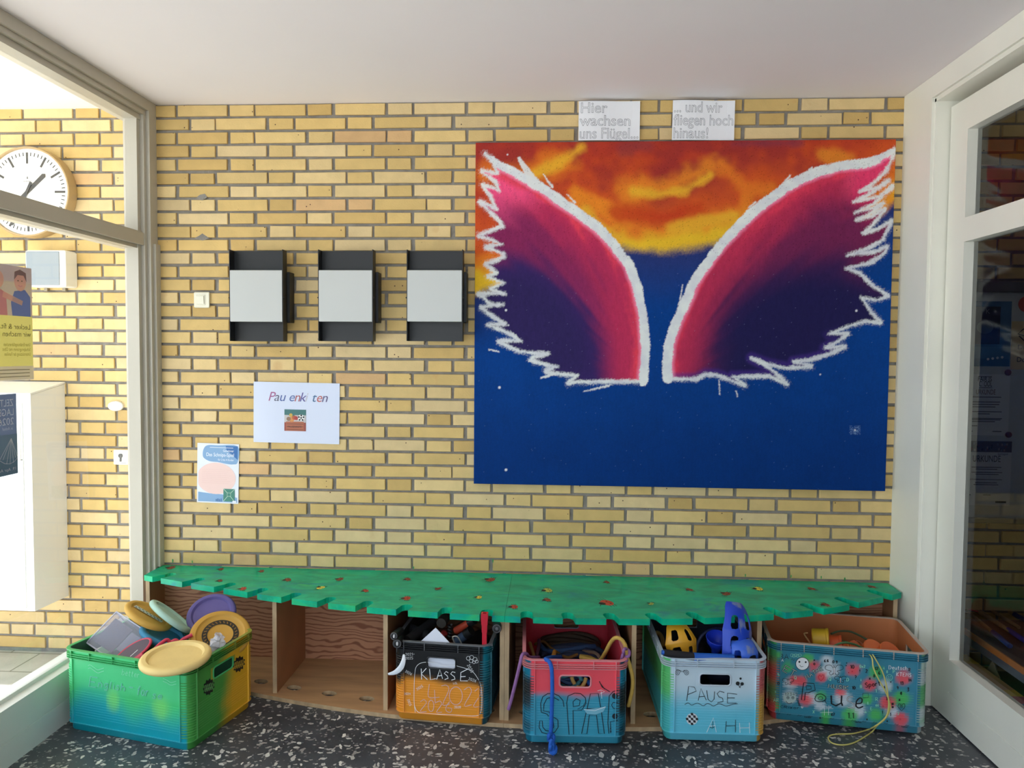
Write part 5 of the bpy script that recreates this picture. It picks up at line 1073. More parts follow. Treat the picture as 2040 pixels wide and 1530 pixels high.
k.build('initial_letter', 'black letter H')
for L in ([(1735, 1020), (1738, 1090)], [(1803, 1018), (1806, 1094)], [(1738, 1056), (1804, 1054)]): k.line(L, .0018, white)
k.build('initial_letter', 'white letter H')
# the speckled crate
k = Ink(crate_right, False, 'front', (1480, 1150), 3.643); b = black
k.dot(432, 628, 47, white, 45); k.ring(432, 628, 48, .0020, b, 46); k.dot(410, 614, 7, b); k.dot(456, 616, 7, b); k.line([(412, 638), (424, 650), (438, 646)], .0018, b)
k.build('smiling_face_drawing', 'white smiling face')
k.text('3A', 272, 594, 36, .0022, b, 0, 58); k.line([(350, 600), (358, 590), (368, 604), (376, 596)], .0016, b)
for i in range(5): k.ring(356+i*14, 566+4*(i % 2), 11, .0012, palem)
def block(t, x, y, h, rot, wd=None): k.text(t, x, y, h, .0060, b, rot, wd); k.text(t, x, y, h, .0022, mat('grey_white_paint', rgb(176, 196, 192), .6), rot, wd)
k.build('small_scribbles', 'small black and pale scribbles'); block('ET', 288, 680, 46, -28, 92); k.build('block_letters', 'outlined letters ET'); block('MATHE', 462, 740, 30, 30, 140); k.build('subject_word', 'outlined word MATHE'); block('MUSIK', 618, 802, 28, -6, 146); k.build('subject_word', 'outlined word MUSIK')
for cx, cy, r in ((662, 678, 1.0), (328, 760, .62), (708, 745, .66)):
    for sx in (-1, 1): k.line([(cx, cy-8*r), (cx+sx*24*r, cy-40*r), (cx+sx*60*r, cy-36*r), (cx+sx*62*r, cy-10*r), (cx+sx*20*r, cy+2*r), (cx+sx*36*r, cy+14*r), (cx+sx*22*r, cy+32*r), (cx, cy+12*r)], .0016, b, 3); k.line([(cx, cy-22*r), (cx+sx*8*r, cy-44*r)], .0014, b)
    k.fill([(cx-6*r, cy-22*r), (cx+6*r, cy-22*r), (cx+4*r, cy+30*r), (cx-4*r, cy+30*r)], white); k.line([(cx-6*r, cy-22*r), (cx+6*r, cy-22*r), (cx+4*r, cy+30*r), (cx-4*r, cy+30*r), (cx-6*r, cy-22*r)], .0014, b); k.build('butterfly_drawing', 'outlined butterfly')
k.line([(565, 752), (548, 728), (556, 708), (568, 720), (580, 706), (588, 724), (566, 754)], .0018, redm, 3)
k.line([(424, 890), (440, 766), (515, 770), (525, 818), (475, 838), (452, 836), (448, 892), (424, 890)], .0030, b); k.line([(458, 786), (494, 790), (496, 810), (462, 816), (458, 786)], .0026, b)
k.line([(522, 880), (536, 852), (572, 848), (600, 868), (596, 892), (560, 902), (530, 896), (522, 880)], .0030, b, 3); k.line([(545, 880), (556, 866), (574, 868), (578, 884), (558, 888), (545, 880)], .0018, b, 3); k.line([(590, 888), (606, 915)], .0022, b)
k.text('u', 640, 932, 118, .0058, b, 0, 82); k.line([(800, 866), (768, 868), (756, 892), (790, 910), (812, 930), (800, 948), (762, 944)], .0044, b, 3); k.line([(800, 866), (768, 868), (756, 892), (790, 910), (812, 930), (800, 948), (762, 944)], .0018, white, 3); k.line([(822, 916), (858, 912), (864, 884), (846, 876), (824, 900), (822, 935), (842, 948), (872, 936)], .0050, b, 3)
k.build('lettering', 'black word Pause')
for t, x, y, h, c, r in (('=', 512, 612, 22, b, 0), ('o', 512, 636, 24, b, 0), ('6.6', 590, 616, 20, b, 4), ('0 9', 650, 622, 20, b, -6), ('10', 780, 662, 26, b, 0), ('=', 788, 692, 20, redm, 0), ('!', 846, 692, 24, b, 0), ('2', 890, 692, 24, b, 0), ('12', 958, 672, 22, b, 0), ('8', 946, 726, 22, b, 0), ('x', 916, 742, 22, b, 0), ('?', 810, 742, 30, b, 0), ('10', 792, 812, 22, b, 0), ('Sport', 888, 800, 34, b, 8), ('11', 1040, 892, 24, b, 0), ('13', 1142, 778, 22, b, 0), ('14', 1200, 756, 22, b, 0), ('3', 1192, 826, 26, b, 0), ('9', 1116, 812, 22, b, 0), ('8', 1142, 852, 22, b, 0), ('x', 1130, 896, 24, b, 0), ('2', 1202, 678, 20, b, 0), ('1.1', 760, 1022, 40, b, 0), ('!', 1010, 1000, 34, b, 0), ('1', 1066, 1006, 24, b, 0), ('=', 1134, 1042, 26, redm, 0), ('2', 1122, 998, 20, palem, 0), ('x', 896, 1036, 18, b, 0), ('67', 640, 1004, 20, b, 0), ('4', 1020, 806, 20, b, 0), ('6.', 984, 706, 24, b, 10),
    ('Deutsch', 1058, 666, 28, white, -3), ('KTEMS', 1114, 714, 26, white, -4), ('D', 752, 754, 26, palem, 0), ('Q', 622, 748, 26, palem, 0), ('Q', 372, 738, 24, palem, 0), ('A', 280, 610, 20, white, 0), ('8', 258, 718, 24, palem, 30), ('o', 250, 778, 30, b, 0), ('c', 232, 836, 20, palem, 0), ('AR', 222, 900, 24, palem, 0), ('u', 424, 948, 22, white, 0), ('X', 506, 986, 22, palem, 0), ('B', 850, 800, 20, palem, 0), ('1', 962, 834, 24, palem, 0), ('R', 962, 896, 26, palem, 0), ('E', 924, 962, 22, palem, 0), ('8', 900, 922, 20, palem, 0), ('66', 962, 936, 18, palem, 0), ('E', 1068, 830, 20, palem, 20), ('o', 1010, 942, 20, redm, 0), ('8', 1040, 694, 20, palem, 0), ('P', 1088, 694, 22, palem, 0), ('4', 1016, 668, 20, palem, 0), ('J', 0, 0, 1, b, 0), ('i', 854, 752, 24, palem, 0), ('0x2', 846, 654, 20, palem, -2), ('A', 884, 984, 16, palem, 0)):
    if t in ('J',): continue
    k.text(t, x, y, h, .0028 if c is b else .0018, c, r)
k.ring(1062, 726, 22, .0014, palem); k.dot(1056, 720, 3, palem); k.dot(1070, 720, 3, palem); k.line([(1052, 734), (1062, 740), (1074, 734)], .0014, palem)
for x, y, r in ((748, 640, 4), (752, 620, 4), (1072, 758, 5), (1086, 918, 8), (1086, 940, 8), (1046, 1042, 6), (766, 690, 4), (560, 1020, 5)): k.dot(x, y, r, b if x != 766 else redm)
k.line([(868, 842), (908, 840), (910, 870), (870, 874), (868, 842)], .0018, b)
for a, c in (((1126, 936), (1150, 966)), ): k.line([(1150, 968), (1124, 938), (1132, 916), (1150, 926), (1168, 914), (1174, 938), (1150, 968)], .0018, b, 3)
k.text('2B', 1136, 944, 16, .0012, b)
k.dot(338, 872, 46, mat('grey_white_paint', rgb(176, 196, 192), .6), 42); k.text('12345', 304, 856, 20, .0015, b, 0, 92)
for ex in (326, 362): k.ring(ex, 872, 9, .0016, b); k.dot(ex, 872, 4, b)
k.line([(310, 896), (330, 914), (356, 908)], .0020, b, 3); k.text('678910', 386, 880, 14, .0013, b, -72); k.text('KRixor', 266, 946, 20, .0015, b, -4, 140)
for L in ([(592, 930), (590, 1000)], [(622, 928), (620, 998)], [(560, 954), (655, 950)], [(558, 980), (652, 976)]): k.line(L, .0012, white)
k.text('xox', 572, 944, 14, .0012, white, 0, 70)
for i in range(13): x = 240+i*78; y = 990+i*7.2; k.line([(x, y), (x+8, y-8), (x+18, y), (x+30, y-5)], .0014, b)
k.text('bienen', 446, 1016, 12, .0012, b, -5); k.text('laufen', 812, 1052, 12, .0012, b, -5); k.text('haben', 1150, 1086, 12, .0012, b, -5)
k.build('number_scribbles', 'black, white and red numbers and letters')['kind'] = 'stuff'
# English crate: pale outline words and graffiti
k = Ink(crate_green, False, 'front', (120, 1150), 4.371)
for dy in (0, 26): k.line([(242, 770+dy), (262, 764+dy), (290, 782+dy), (325, 806+dy), (352, 800+dy), (380, 790+dy)], .0022, palem, 4)
k.build('wave_drawing', 'two pale waves'); k.text('better', 536, 850, 52, .0018, palem, -10, 150); k.build('lettering', 'pale word better')
for t, x, y, h, wd in (('E', 250, 950, 86, 62), ('nglish', 330, 955, 64, 230), ('-', 590, 985, 60, 40), ('for', 668, 1022, 78, 96), ('se', 800, 1052, 62, 84)): k.text(t, x, y, h, .0042, palem, -9, wd); k.text(t, x, y, h, .0018, mat('teal_paint', rgb(40, 170, 160), .5), -9, wd)
k.build('lettering', 'pale outlined large words')
for dy in (0, 24): k.line([(895, 880+dy), (930, 895+dy), (965, 915+dy), (1010, 905+dy)], .0018, palem, 4)
k.build('wave_drawing', 'two short pale waves')
k = Ink(crate_green, False, 'side', (120, 1150), 4.371); rd = random.Random(9)
for cx, cy, rx, ry in ((1294, 955, 52, 74), (1556, 756, 56, 72)):
    pts = []
    for i in range(22): a = i*2*PI/22; f = 1 if i % 2 else .76; pts.append((cx+rx*f*math.cos(a), cy+ry*f*math.sin(a)-.35*rx*math.cos(a)))
    k.fill(pts, black)
    for j in range(5):
        x = cx-rx*.62+j*rx*.3; y = cy-(x-cx)*.35; col = YL if cx > 1400 else GR; mm = mat('graffiti_yellow' if cx > 1400 else 'graffiti_green', rgb(206, 170, 60) if cx > 1400 else rgb(110, 180, 110), .5)
        k.line([(x-rx*.06, y+ry*.42), (x-rx*.08, y-ry*.05*rd.uniform(.5, 5)), (x+rx*.10, y-ry*.4), (x+rx*.14, y+ry*.15), (x, y+ry*.1), (x+rx*.12, y+ry*.45)], .0030, mm, 2)
    k.build('graffiti', 'black jagged graffiti blot')

# ================================================================== IN AND ON THE GREEN CRATE
def z4(x, y, Y): return at_depth(120+x/4.371, 1150+y/4.371, Y)
def z5(x, y, Y): return at_depth(480+x/3.709, 1150+y/3.709, Y)
def z6(x, y, Y): return at_depth(980+x/3.517, 1150+y/3.517, Y)
def z7(x, y, Y): return at_depth(1480+x/3.643, 1150+y/3.643, Y)
GD = 'foam throwing discs in the green crate'
def disc(c, n, r, color, label, th=.026, ring=None, dish=.55, roll=0.0):
    """thick soft disc with a dished middle"""
    o = empty('throwing_disc', c); M = axis_M((0, 0, 0), n, (0, 0, 1), roll); h = th/2; m = mat('foam_%d_%d_%d' % color, rgb(*color), .6, var=.06, vscale=14, bump=.12, bscale=120)
    prof = [(0, -h*.5), (r*.55, -h*.55), (r*.80, -h)]+[(r-h+h*math.cos(a), h*math.sin(a)) for a in np.linspace(-PI/2*.9, PI/2*.98, 11)]+[(r*.80, h*.96), (r*.76, h*.55), (r*.73, h*dish*.4), (0, h*dish*.3)]
    db_ = MB().lathe(prof, 64, 0, None, M).build('disc_body', m, o)
    if ring:
        R = MB(); a0, a1, c_ = ring; z = h*dish*.4+.0012; K = 60; vs = []
        for i in range(K):
            a = 2*PI*i/K
            for q in (a0, a1): vs.append((r*q*math.cos(a), r*q*math.sin(a), z))
        R.add(vs, [(2*i, 2*i+1, (2*i+3) % (2*K), (2*i+2) % (2*K)) for i in range(K)], 0, None, False, M)
        for i in range(26): a = 2*PI*i/26; q = (a0+a1)/2; R.ribbon([(r*(q-.04)*math.cos(a), r*(q-.04)*math.sin(a)), (r*(q+.04)*math.cos(a+.09), r*(q+.04)*math.sin(a+.09))], .004, 1, None, M, z+.0004)
        R.build('printed_ring', [mat('disc_print', rgb(*c_), .5), mat('disc_print_gold', rgb(150, 110, 40), .5)], db_, 'black printed ring with lettering')
    return tag(o, label, 'flying disc', GD), M
def face(c, lx, ly, a, up=1):
    """normal of a disc whose outline is an ellipse with this long axis and aspect"""
    v = (Vector(CAM)-Vector(c)).normalized(); Lw = (Vector(_rt)*lx-Vector(_up)*ly).normalized(); Lw = (Lw-v*Lw.dot(v)).normalized(); S = v.cross(Lw); S = S if S.z*up > 0 else -S
    return v*a+S*math.sqrt(1-a*a)
d1, M1 = disc(z4(772, 335, -.50), face(z4(772, 335, -.50), 400, 190, .36), .103, (214, 168, 76), 'ochre disc with a patterned sticker leaning behind the clear plastic box', roll=.4)
st = MB(); stm = [mat('sticker_pale', rgb(196, 206, 196), .5), mat('sticker_navy', rgb(40, 56, 96), .5), mat('sticker_green', rgb(60, 120, 90), .5)]; zz = .0062
dirv = (M1.inverted().to_3x3() @ Vector((.75, .05, -.45))); dv = np.array((dirv.x, dirv.y)); dv /= np.linalg.norm(dv); nv = np.array((-dv[1], dv[0]))
st.poly([tuple(dv*a+nv*b_) for a, b_ in ((-.07, -.012), (.06, -.012), (.06, .012), (-.07, .012))], 0, None, M1, zz)
for i in range(14): a = -.062+.0088*i; st.poly([tuple(dv*(a+.0035*math.cos(t))+nv*((.006 if i % 2 else -.005)+.004*math.sin(t))) for t in np.linspace(0, 2*PI, 8)[:-1]], 1+i % 2, None, M1, zz+.0003)
st.build('patterned_sticker', stm, d1, 'white sticker with navy and green shapes')
disc(z4(965, 342, -.475), face(z4(965, 342, -.475), 370, 275, .14), .106, (176, 212, 196), 'pale mint disc standing on edge between the ochre and violet discs', th=.024)
disc(z4(1318, 322, -.405), face(z4(1318, 322, -.405), 200, -70, .80), .100, (98, 88, 150), 'violet disc leaning under the notched green bench top')
disc(z4(900, 510, -.50), face(z4(900, 510, -.50), 360, 120, .36), .098, (56, 138, 176), 'blue disc lying next to the clear plastic box')
disc(z4(1394, 505, -.50), face(z4(1394, 505, -.50), 400, -20, .80), .119, (208, 158, 66), 'ochre disc with black printed ring leaning at the back of the green crate', ring=(.42, .60, (44, 38, 30)), dish=.9)
disc(z4(1005, 700, -.805), face(z4(1005, 700, -.805), 600, -110, .42), .124, (238, 208, 136), 'pale cream disc balanced on the front rim of the green crate', th=.028)
# clear box with a dark card in it
def clear_plastic(name, tint, a):
    m = bpy.data.materials.new(name); m.use_nodes = True; N = m.node_tree.nodes; L = m.node_tree.links; N.clear(); o = N.new('ShaderNodeOutputMaterial'); x = N.new('ShaderNodeMixShader'); x.inputs[0].default_value = a
    t = N.new('ShaderNodeBsdfTransparent'); b_ = N.new('ShaderNodeBsdfPrincipled'); b_.inputs['Base Color'].default_value = tint; b_.inputs['Roughness'].default_value = .25; L.new(t.outputs[0], x.inputs[1]); L.new(b_.outputs[0], x.inputs[2]); L.new(x.outputs[0], o.inputs[0]); return m
M_clear = clear_plastic('frosted_plastic', rgb(220, 222, 244), .20)
pA, pB, pC = z4(490, 300, -.50), z4(885, 560, -.56), z4(165, 560, -.60)
ux = (pB-pA).normalized(); uy = (pC-pA); uy = (uy-ux*uy.dot(ux)).normalized(); uz = ux.cross(uy); uz = -uz if uz.z > 0 else uz
Lx, Ly, Lz = .178, .150, .085
bx = empty('clear_box', pA); Mb = frame_M((0, 0, 0), ux, uy, uz); t = .002; m = MB()
def rbox(m, x0, x1, y0, y1, z0, z1): m.box(x0, x1, y0, y1, z0, z1, 0, None, Mb, .0005)
rbox(m, 0, Lx, 0, Ly, 0, t); rbox(m, 0, t, 0, Ly, t, Lz); rbox(m, Lx-t, Lx, 0, Ly, t, Lz); rbox(m, t, Lx-t, 0, t, t, Lz); rbox(m, t, Lx-t, Ly-t, Ly, t, Lz)
bb = m.build('box_body', M_clear, bx, 'frosted clear plastic'); m = MB()
for e in (((0, 0, 0), (Lx, 0, 0)), ((0, Ly, 0), (Lx, Ly, 0)), ((0, 0, 0), (0, Ly, 0)), ((Lx, 0, 0), (Lx, Ly, 0)), ((0, 0, 0), (0, 0, Lz)), ((Lx, 0, 0), (Lx, 0, Lz)), ((0, Ly, 0), (0, Ly, Lz)), ((Lx, Ly, 0), (Lx, Ly, Lz))): m.tube([Mb @ Vector(e[0]), Mb @ Vector(e[1])], .0028, 8)
m.build('rounded_edges', clear_plastic('thick_frosted_edge', rgb(226, 228, 246), .6), bb); m = MB()
for a in ((-.004, Lx+.004, -.004, 0), (-.004, Lx+.004, Ly, Ly+.004), (-.004, 0, 0, Ly), (Lx, Lx+.004, 0, Ly)): m.box(a[0], a[1], a[2], a[3], Lz*.78, Lz, 0, None, Mb)
m.build('rim', M_clear, bx); m = MB(); m.box(.012, Lx*.62, .02, Ly-.02, .010, .012, 0, None, Mb); m.build('card', mat('dark_slate_card', rgb(52, 54, 70), .6), bx, 'dark card inside')
m = MB(); m.box(Lx*.64, Lx-.012, .03, Ly-.04, .010, .014, 0, None, Mb); m.box(Lx*.2, Lx*.5, .05, Ly-.06, .013, .014, 1, None, Mb); m.build('leaflet', [mat('grey_leaflet', rgb(120, 122, 136), .6), mat('pale_leaflet', rgb(180, 180, 180), .6)], bx)
tag(bx, 'frosted clear plastic box standing tilted in the green crate', 'box')
# dark bat with red rim
c = z4(632, 652, -.66); n = Vector((-.25, -.46, .85)).normalized(); ax = (z4(745, 600, -.62)-z4(500, 690, -.68)); ax = (ax-n*ax.dot(n)).normalized(); Mp = frame_M((0, 0, 0), ax, n.cross(ax), n); pd = empty('play_bat', c); ell = [(.072*math.cos(a), .046*math.sin(a), 0) for a in np.linspace(0, 2*PI, 33)[:-1]]
MB().prism([[(p[0], p[1]) for p in ell]], -.004, .004, 0, None, Mp).build('blade', mat('dark_plum_face', rgb(76, 60, 76), .45), pd, 'dark plum oval face'); m = MB(); m.tube(ell, .0055, 8, 0, None, Mp, closed=True); m.build('edge_band', mat('coral_red_plastic', rgb(206, 58, 84), .4), pd, 'red edge band')
m = MB(); m.tube([(.03, -.052, 0), (-.005, -.062, .0), (-.05, -.068, -.006)], [.011, .012, .010], 10, 0, None, Mp, flat=.6); m.build('handle', MATS['coral_red_plastic'], pd); m = MB(); m.ribbon([(-.012, -.022), (.02, -.012)], .003, 0, None, Mp, .0045); m.build('printed_mark', white, pd)
tag(pd, 'dark oval play bat with red rim beside the clear box', 'bat')
cl = empty('red_grip_handle', z4(960, 560, -.60)); P = [z4(825, 625, -.66), z4(880, 575, -.63), z4(930, 545, -.61), z4(960, 565, -.605), z4(1005, 548, -.595), z4(1035, 565, -.59), z4(1080, 535, -.575), z4(1150, 500, -.56)]
MB().tube(smooth_path([p-cl.location for p in P], 6), .0075, 10).build('bar', MATS['coral_red_plastic'], cl); MB().tube(smooth_path([z4(860, 615, -.65)-cl.location, z4(930, 590, -.62)-cl.location, z4(1010, 585, -.6)-cl.location, z4(1070, 565, -.58)-cl.location], 6), .006, 10).build('lever', MATS['coral_red_plastic'], cl); tag(cl, 'red wavy plastic handle between the cream disc and the blue disc', 'handle')
# crumpled bag
bgc = z4(1372, 590, -.62); m = MB(); rd = random.Random(2); vs = []; nu, nv_ = 16, 12
for i in range(nu):
    for j in range(nv_):
        a = 2*PI*j/nv_; v = i/(nu-1); r = .028*(.55+.8*math.sin(PI*min(1, v*.95+.05)))*(1+rd.uniform(-.35, .35)); vs.append((r*math.cos(a)*.8, r*math.sin(a)*.6, -.075+.13*v))
F = [(i*nv_+j, i*nv_+(j+1) % nv_, (i+1)*nv_+(j+1) % nv_, (i+1)*nv_+j) for i in range(nu-1) for j in range(nv_)]; m.add(vs, F, 0, None, False, Matrix.Rotation(.25, 4, 'Y') @ Matrix.Rotation(.3, 4, 'X')); o = m.build('plastic_bag', clear_plastic('crinkled_film', rgb(224, 224, 234), .62)); o.location = bgc; tag(o, 'crumpled clear plastic bag next to the ochre disc with black ring', 'bag')

# ================================================================== KLASSE CRATE
KY = -.60
pt = z5(1432, 388, -.585); s_ = .205; Mc = frame_M((0, 0, 0), Vector((math.cos(-.08), math.sin(-.08), 0)), (0, 0, 1), Vector((math.sin(-.08), -math.cos(-.08), 0))); o = MB().prism([[(0, 0), (-s_*.72, -s_*.70), (0.0, -s_*1.42), (s_*.72, -s_*.72)]], -.0006, .0006, 0, None, Mc).build('white_card', mat('clean_white_card', rgb(226, 228, 240), .5)); o.location = pt+Vector((0, .022, 0)); tag(o, 'white square card standing on its corner in the KLASSE crate', 'card')
M_rub = mat('black_rubber', rgb(26, 26, 28), .4); M_glint = mat('painted_glint', rgb(206, 206, 206), .4)  # the pale end plugs paint in the white glint on two black ends
for x, y, r, Y, d, lab, glint_ in ((1130, 436, .0165, -.585, (-.1, -1, .15), 'upper black handle end with a painted white glint at the corner of the KLASSE crate', True), (1154, 492, .0185, -.60, (.1, -1, .1), 'lower black handle end with a painted white glint at the corner of the KLASSE crate', True), (1890, 380, .019, -.58, (.05, -1, .1), 'black ringed handle end beside the red bar in the KLASSE crate', False)):
    h = empty('roller_handle', z5(x, y, Y)); M = axis_M((0, 0, 0), d); MB().lathe([(r*.7, -.09), (r, -.085), (r, -.004), (r*.85, 0), (r*.55, .0005), (r*.5, -.003), (0, -.003)], 28, 0, None, M).build('grip', M_rub, h)
    MB().lathe([(r*.42, -.0028), (r*.36, .001), (0, .0015)], 20, 0, None, M @ Matrix.Diagonal((.55 if glint_ else .8, 1.1 if glint_ else .8, 1, 1))).build('end_plug', M_glint if glint_ else mat('grey_hub', rgb(90, 90, 92), .4), h); m = MB(); m.tube([(r*.8*math.cos(a), r*.8*math.sin(a), 0) for a in np.linspace(0, 2*PI, 25)[:-1]], .0014, 6, 0, None, M, closed=True); m.build('ring', mat('dark_grey_ring', rgb(84, 84, 86), .4), h)
    tag(h, lab, 'handle', 'black handle ends in the KLASSE crate')
P = [z5(1204, 570, -.625), z5(1200, 620, -.64), z5(1180, 668, -.645), z5(1140, 702, -.645), z5(1088, 716, -.64)]; o = MB().tube(smooth_path(P, 8), [.004+.007*math.sin(PI*i/32) for i in range(33)], 10, flat=.35).build('white_strap', mat('white_strap_mat', rgb(226, 230, 236), .45)); c_ = Vector(P[2]); o.data.transform(Matrix.Translation(-c_)); o.location = c_; tag(o, 'white crescent shaped strap hanging over the corner of the KLASSE crate', 'strap')
rh = empty('red_bar_handle', z5(1800, 400, -.568)); ca, cb = z5(1801, 290, -.568)-rh.location, z5(1801, 510, -.568)-rh.location; M_red = mat('crimson_plastic', rgb(196, 24, 48), .35); w = .0105; top = ca; m = MB()
sq = lambda k: [(-k, -k), (k, -k), (k, k), (-k, k)]
m.prism([sq(w), sq(w*.62)], -.06, 0, 0, None, Matrix.Translation(top)); m.box(-w*.86, w*.86, -w*.86, w*.86, -.18, -.03, 0, None, Matrix.Translation(top), .001); m.build('bar', M_red, rh); m = MB(); m.prism([sq(w*1.28), sq(w*.66)], -.012, .014, 0, None, Matrix.Translation(top)); m.prism([sq(w*1.18), sq(w*.9)], -.030, -.012, 0, None, Matrix.Translation(top)); m.build('collar', M_red, rh); tag(rh, 'upright crimson square tube handle at the front of the KLASSE crate', 'handle')
def rod(a, b_, r, mtl, name, label, cat, parts='tube_body', group=None, end=None):
    o = empty(name, (Vector(a)+Vector(b_))/2); MB().tube([Vector(a)-o.location, Vector(b_)-o.location], r, 16).build(parts, mtl, o)
    if end: d = (Vector(b_)-Vector(a)).normalized(); MB().tube([Vector(b_)-o.location-d*.03, Vector(b_)-o.location+d*.002], r*1.12, 16).build('end_cap', end, o)
    return tag(o, label, cat, group)
rod(z5(1590, 395, -.40), z5(1725, 315, -.44), .016, mat('orange_red_plastic', rgb(190, 70, 44), .45), 'hand_grip', 'orange red tube lying across the back of the KLASSE crate', 'handle', end=M_rub)
rod(z5(1590, 480, -.44), z5(1700, 395, -.46), .019, mat('dusty_blue_plastic', rgb(70, 92, 120), .5), 'hand_grip', 'dusty blue tube lying below the orange red one in the KLASSE crate', 'handle', end=M_rub)
rod(z5(1475, 470, -.44), z5(1505, 410, -.45), .014, mat('dull_red_plastic', rgb(150, 44, 44), .5), 'hand_grip', 'short dull red tube end behind the white card in the KLASSE crate', 'handle')
P = [z5(1545+22*math.cos(i*.9)*.5, 350+i*3.4, -.50+.016*math.sin(i*.9)) for i in range(30)]; o = MB().tube(smooth_path(P, 3), .004, 8).build('coiled_cord', M_rub); c_ = Vector(P[15]); o.data.transform(Matrix.Translation(-c_)); o.location = c_; tag(o, 'black coiled cord at the middle of the KLASSE crate', 'cord')
P = [z5(1585, 500, -.55), z5(1565, 450, -.55), z5(1575, 436, -.55), z5(1600, 440, -.55), z5(1622, 475, -.55), z5(1632, 505, -.55)]; o = MB().tube(smooth_path(P, 8), .0028, 8).build('wire_loop', mat('grey_wire', rgb(150, 146, 138), .35, .6)); c_ = Vector(P[2]); o.data.transform(Matrix.Translation(-c_)); o.location = c_; tag(o, 'bent grey wire loop beside the white card in the KLASSE crate', 'loop')
for i, (a, b_, lab) in enumerate((((1230, 470, -.46), (1420, 330, -.30), 'black padded tube lying slantwise at the back of the KLASSE crate'), ((1250, 380, -.35), (1460, 470, -.42), 'black padded tube crossing under the slanted one in the KLASSE crate'), ((1480, 340, -.36), (1510, 300, -.30), 'grey brown tube end at the very back of the KLASSE crate'))): rod(z5(*a), z5(*b_), .021, mat('dark_foam_%d' % i, rgb(*((44, 40, 44), (34, 34, 40), (84, 76, 68))[i]), .7), 'padded_tube', lab, 'tube')
_f = rod(Vector((.93, -.50, .16)), Vector((1.16, -.15, .18)), .05, mat('dark_foam_0', rgb(44, 40, 44), .7), 'foam_roll', 'thick black foam roll low in the KLASSE crate', 'roll')

# ================================================================== SKIPPING ROPES
def rope(pts, r, color, label, knot=None, n=7, bumpk=.25):
    o = empty('skipping_rope', Vector(pts[len(pts)//2])); m = mat('rope_%d_%d_%d' % color, rgb(*color), .75, var=.12, vscale=60, bump=bumpk, bscale=420)
    cd_ = MB().tube(smooth_path([Vector(p)-o.location for p in pts], n), r, 10).build('cord', m, o)
    if knot is not None:
        for kp, kr in knot:
            q = Vector(kp)-o.location; K = [q+Vector((kr*.55*math.cos(t)*(1+.3*math.cos(3*t)), kr*.6*math.sin(2*t), kr*.8*math.sin(t)*(1+.3*math.cos(3*t)))) for t in np.linspace(0, 2*PI, 28)[:-1]]
            MB().tube(K, r*.95, 8, closed=True).build('knot', m, cd_)
    return tag(o, label, 'rope', 'skipping ropes in the red and blue crate')
VI, BL, OC, NV, TE = (142, 96, 150), (20, 92, 190), (196, 158, 74), (58, 84, 130), (60, 120, 130)
SY = -.70
rope([z6(330, 560, -.50), z6(265, 560, -.60), z6(240, 535, -.67), z6(212, 545, -.70), z6(196, 610, -.715), z6(170, 720, -.715), z6(140, 840, -.715), z6(116, 925, -.71)], .0065, VI, 'violet rope hanging over the corner of the red crate towards the KLASSE crate')
rope([z6(480, 560, -.45), z6(420, 560, -.58), z6(375, 574, -.685), z6(400, 590, -.722), z6(418, 640, -.730), z6(423, 760, -.730), z6(420, 900, -.729), z6(416, 1040, -.729), z6(412, 1110, -.730), z6(432, 1170, -.738), z6(424, 1212, -.742), z6(410, 1180, -.748), z6(420, 1140, -.744), z6(432, 1225, -.745), z6(420, 1236, -.745)], .0075, BL, 'bright blue rope hanging down the front of the red crate with a knotted end', knot=[(z6(412, 1122, -.733), .016), (z6(424, 1205, -.742), .018)])
rope([z6(620, 550, -.40), z6(680, 560, -.45), z6(750, 585, -.52), z6(790, 535, -.56), z6(830, 460, -.60), z6(865, 425, -.63), z6(905, 435, -.64), z6(935, 480, -.645), z6(948, 560, -.650), z6(966, 620, -.650), z6(985, 700, -.645), z6(984, 780, -.640), z6(965, 870, -.63), z6(955, 900, -.62)], .0075, OC, 'ochre rope arching over the side of the red crate towards the pale blue crate')
rope([z6(910, 600, -.62), z6(920, 570, -.64), z6(935, 535, -.648)], .006, VI, 'violet rope end knotted over the rim of the red crate', knot=[(z6(938, 530, -.655), .020), (z6(926, 565, -.650), .017)])
rope([z6(330, 470, -.30), z6(380, 515, -.34), z6(450, 520, -.36), z6(540, 510, -.36), z6(640, 490, -.33), z6(720, 485, -.30)], .011, NV, 'thick dusty blue rope lying across the middle of the red crate')
rope([z6(620, 560, -.50), z6(680, 575, -.54), z6(740, 590, -.58), z6(760, 600, -.62)], .0075, OC, 'ochre rope end lying at the front of the red crate')
rope([z6(640, 520, -.36), z6(720, 530, -.42), z6(755, 565, -.50), z6(740, 590, -.54)], .007, (140, 112, 92), 'tan rope curling beside the ochre ropes in the red crate')
rope([z6(440, 520, -.46), z6(430, 560, -.52), z6(424, 600, -.58)], .0085, (206, 140, 50), 'short orange rope end standing next to the bright blue rope')
rope([z6(265, 460, -.42), z6(285, 520, -.48), z6(300, 580, -.54), z6(310, 620, -.60)], .007, (150, 112, 60), 'brown rope hanging inside the red crate near its corner')
rope([z6(330, 440, -.34), z6(325, 500, -.40), z6(300, 600, -.50)], .0075, (110, 60, 84), 'plum rope hanging inside the red crate beside the brown one')
rope([z6(300, 470, -.30), z6(360, 450, -.28), z6(420, 500, -.34), z6(520, 560, -.42), z6(600, 540, -.40)], .006, (140, 100, 50), 'thin brown rope looping under the dusty blue rope')
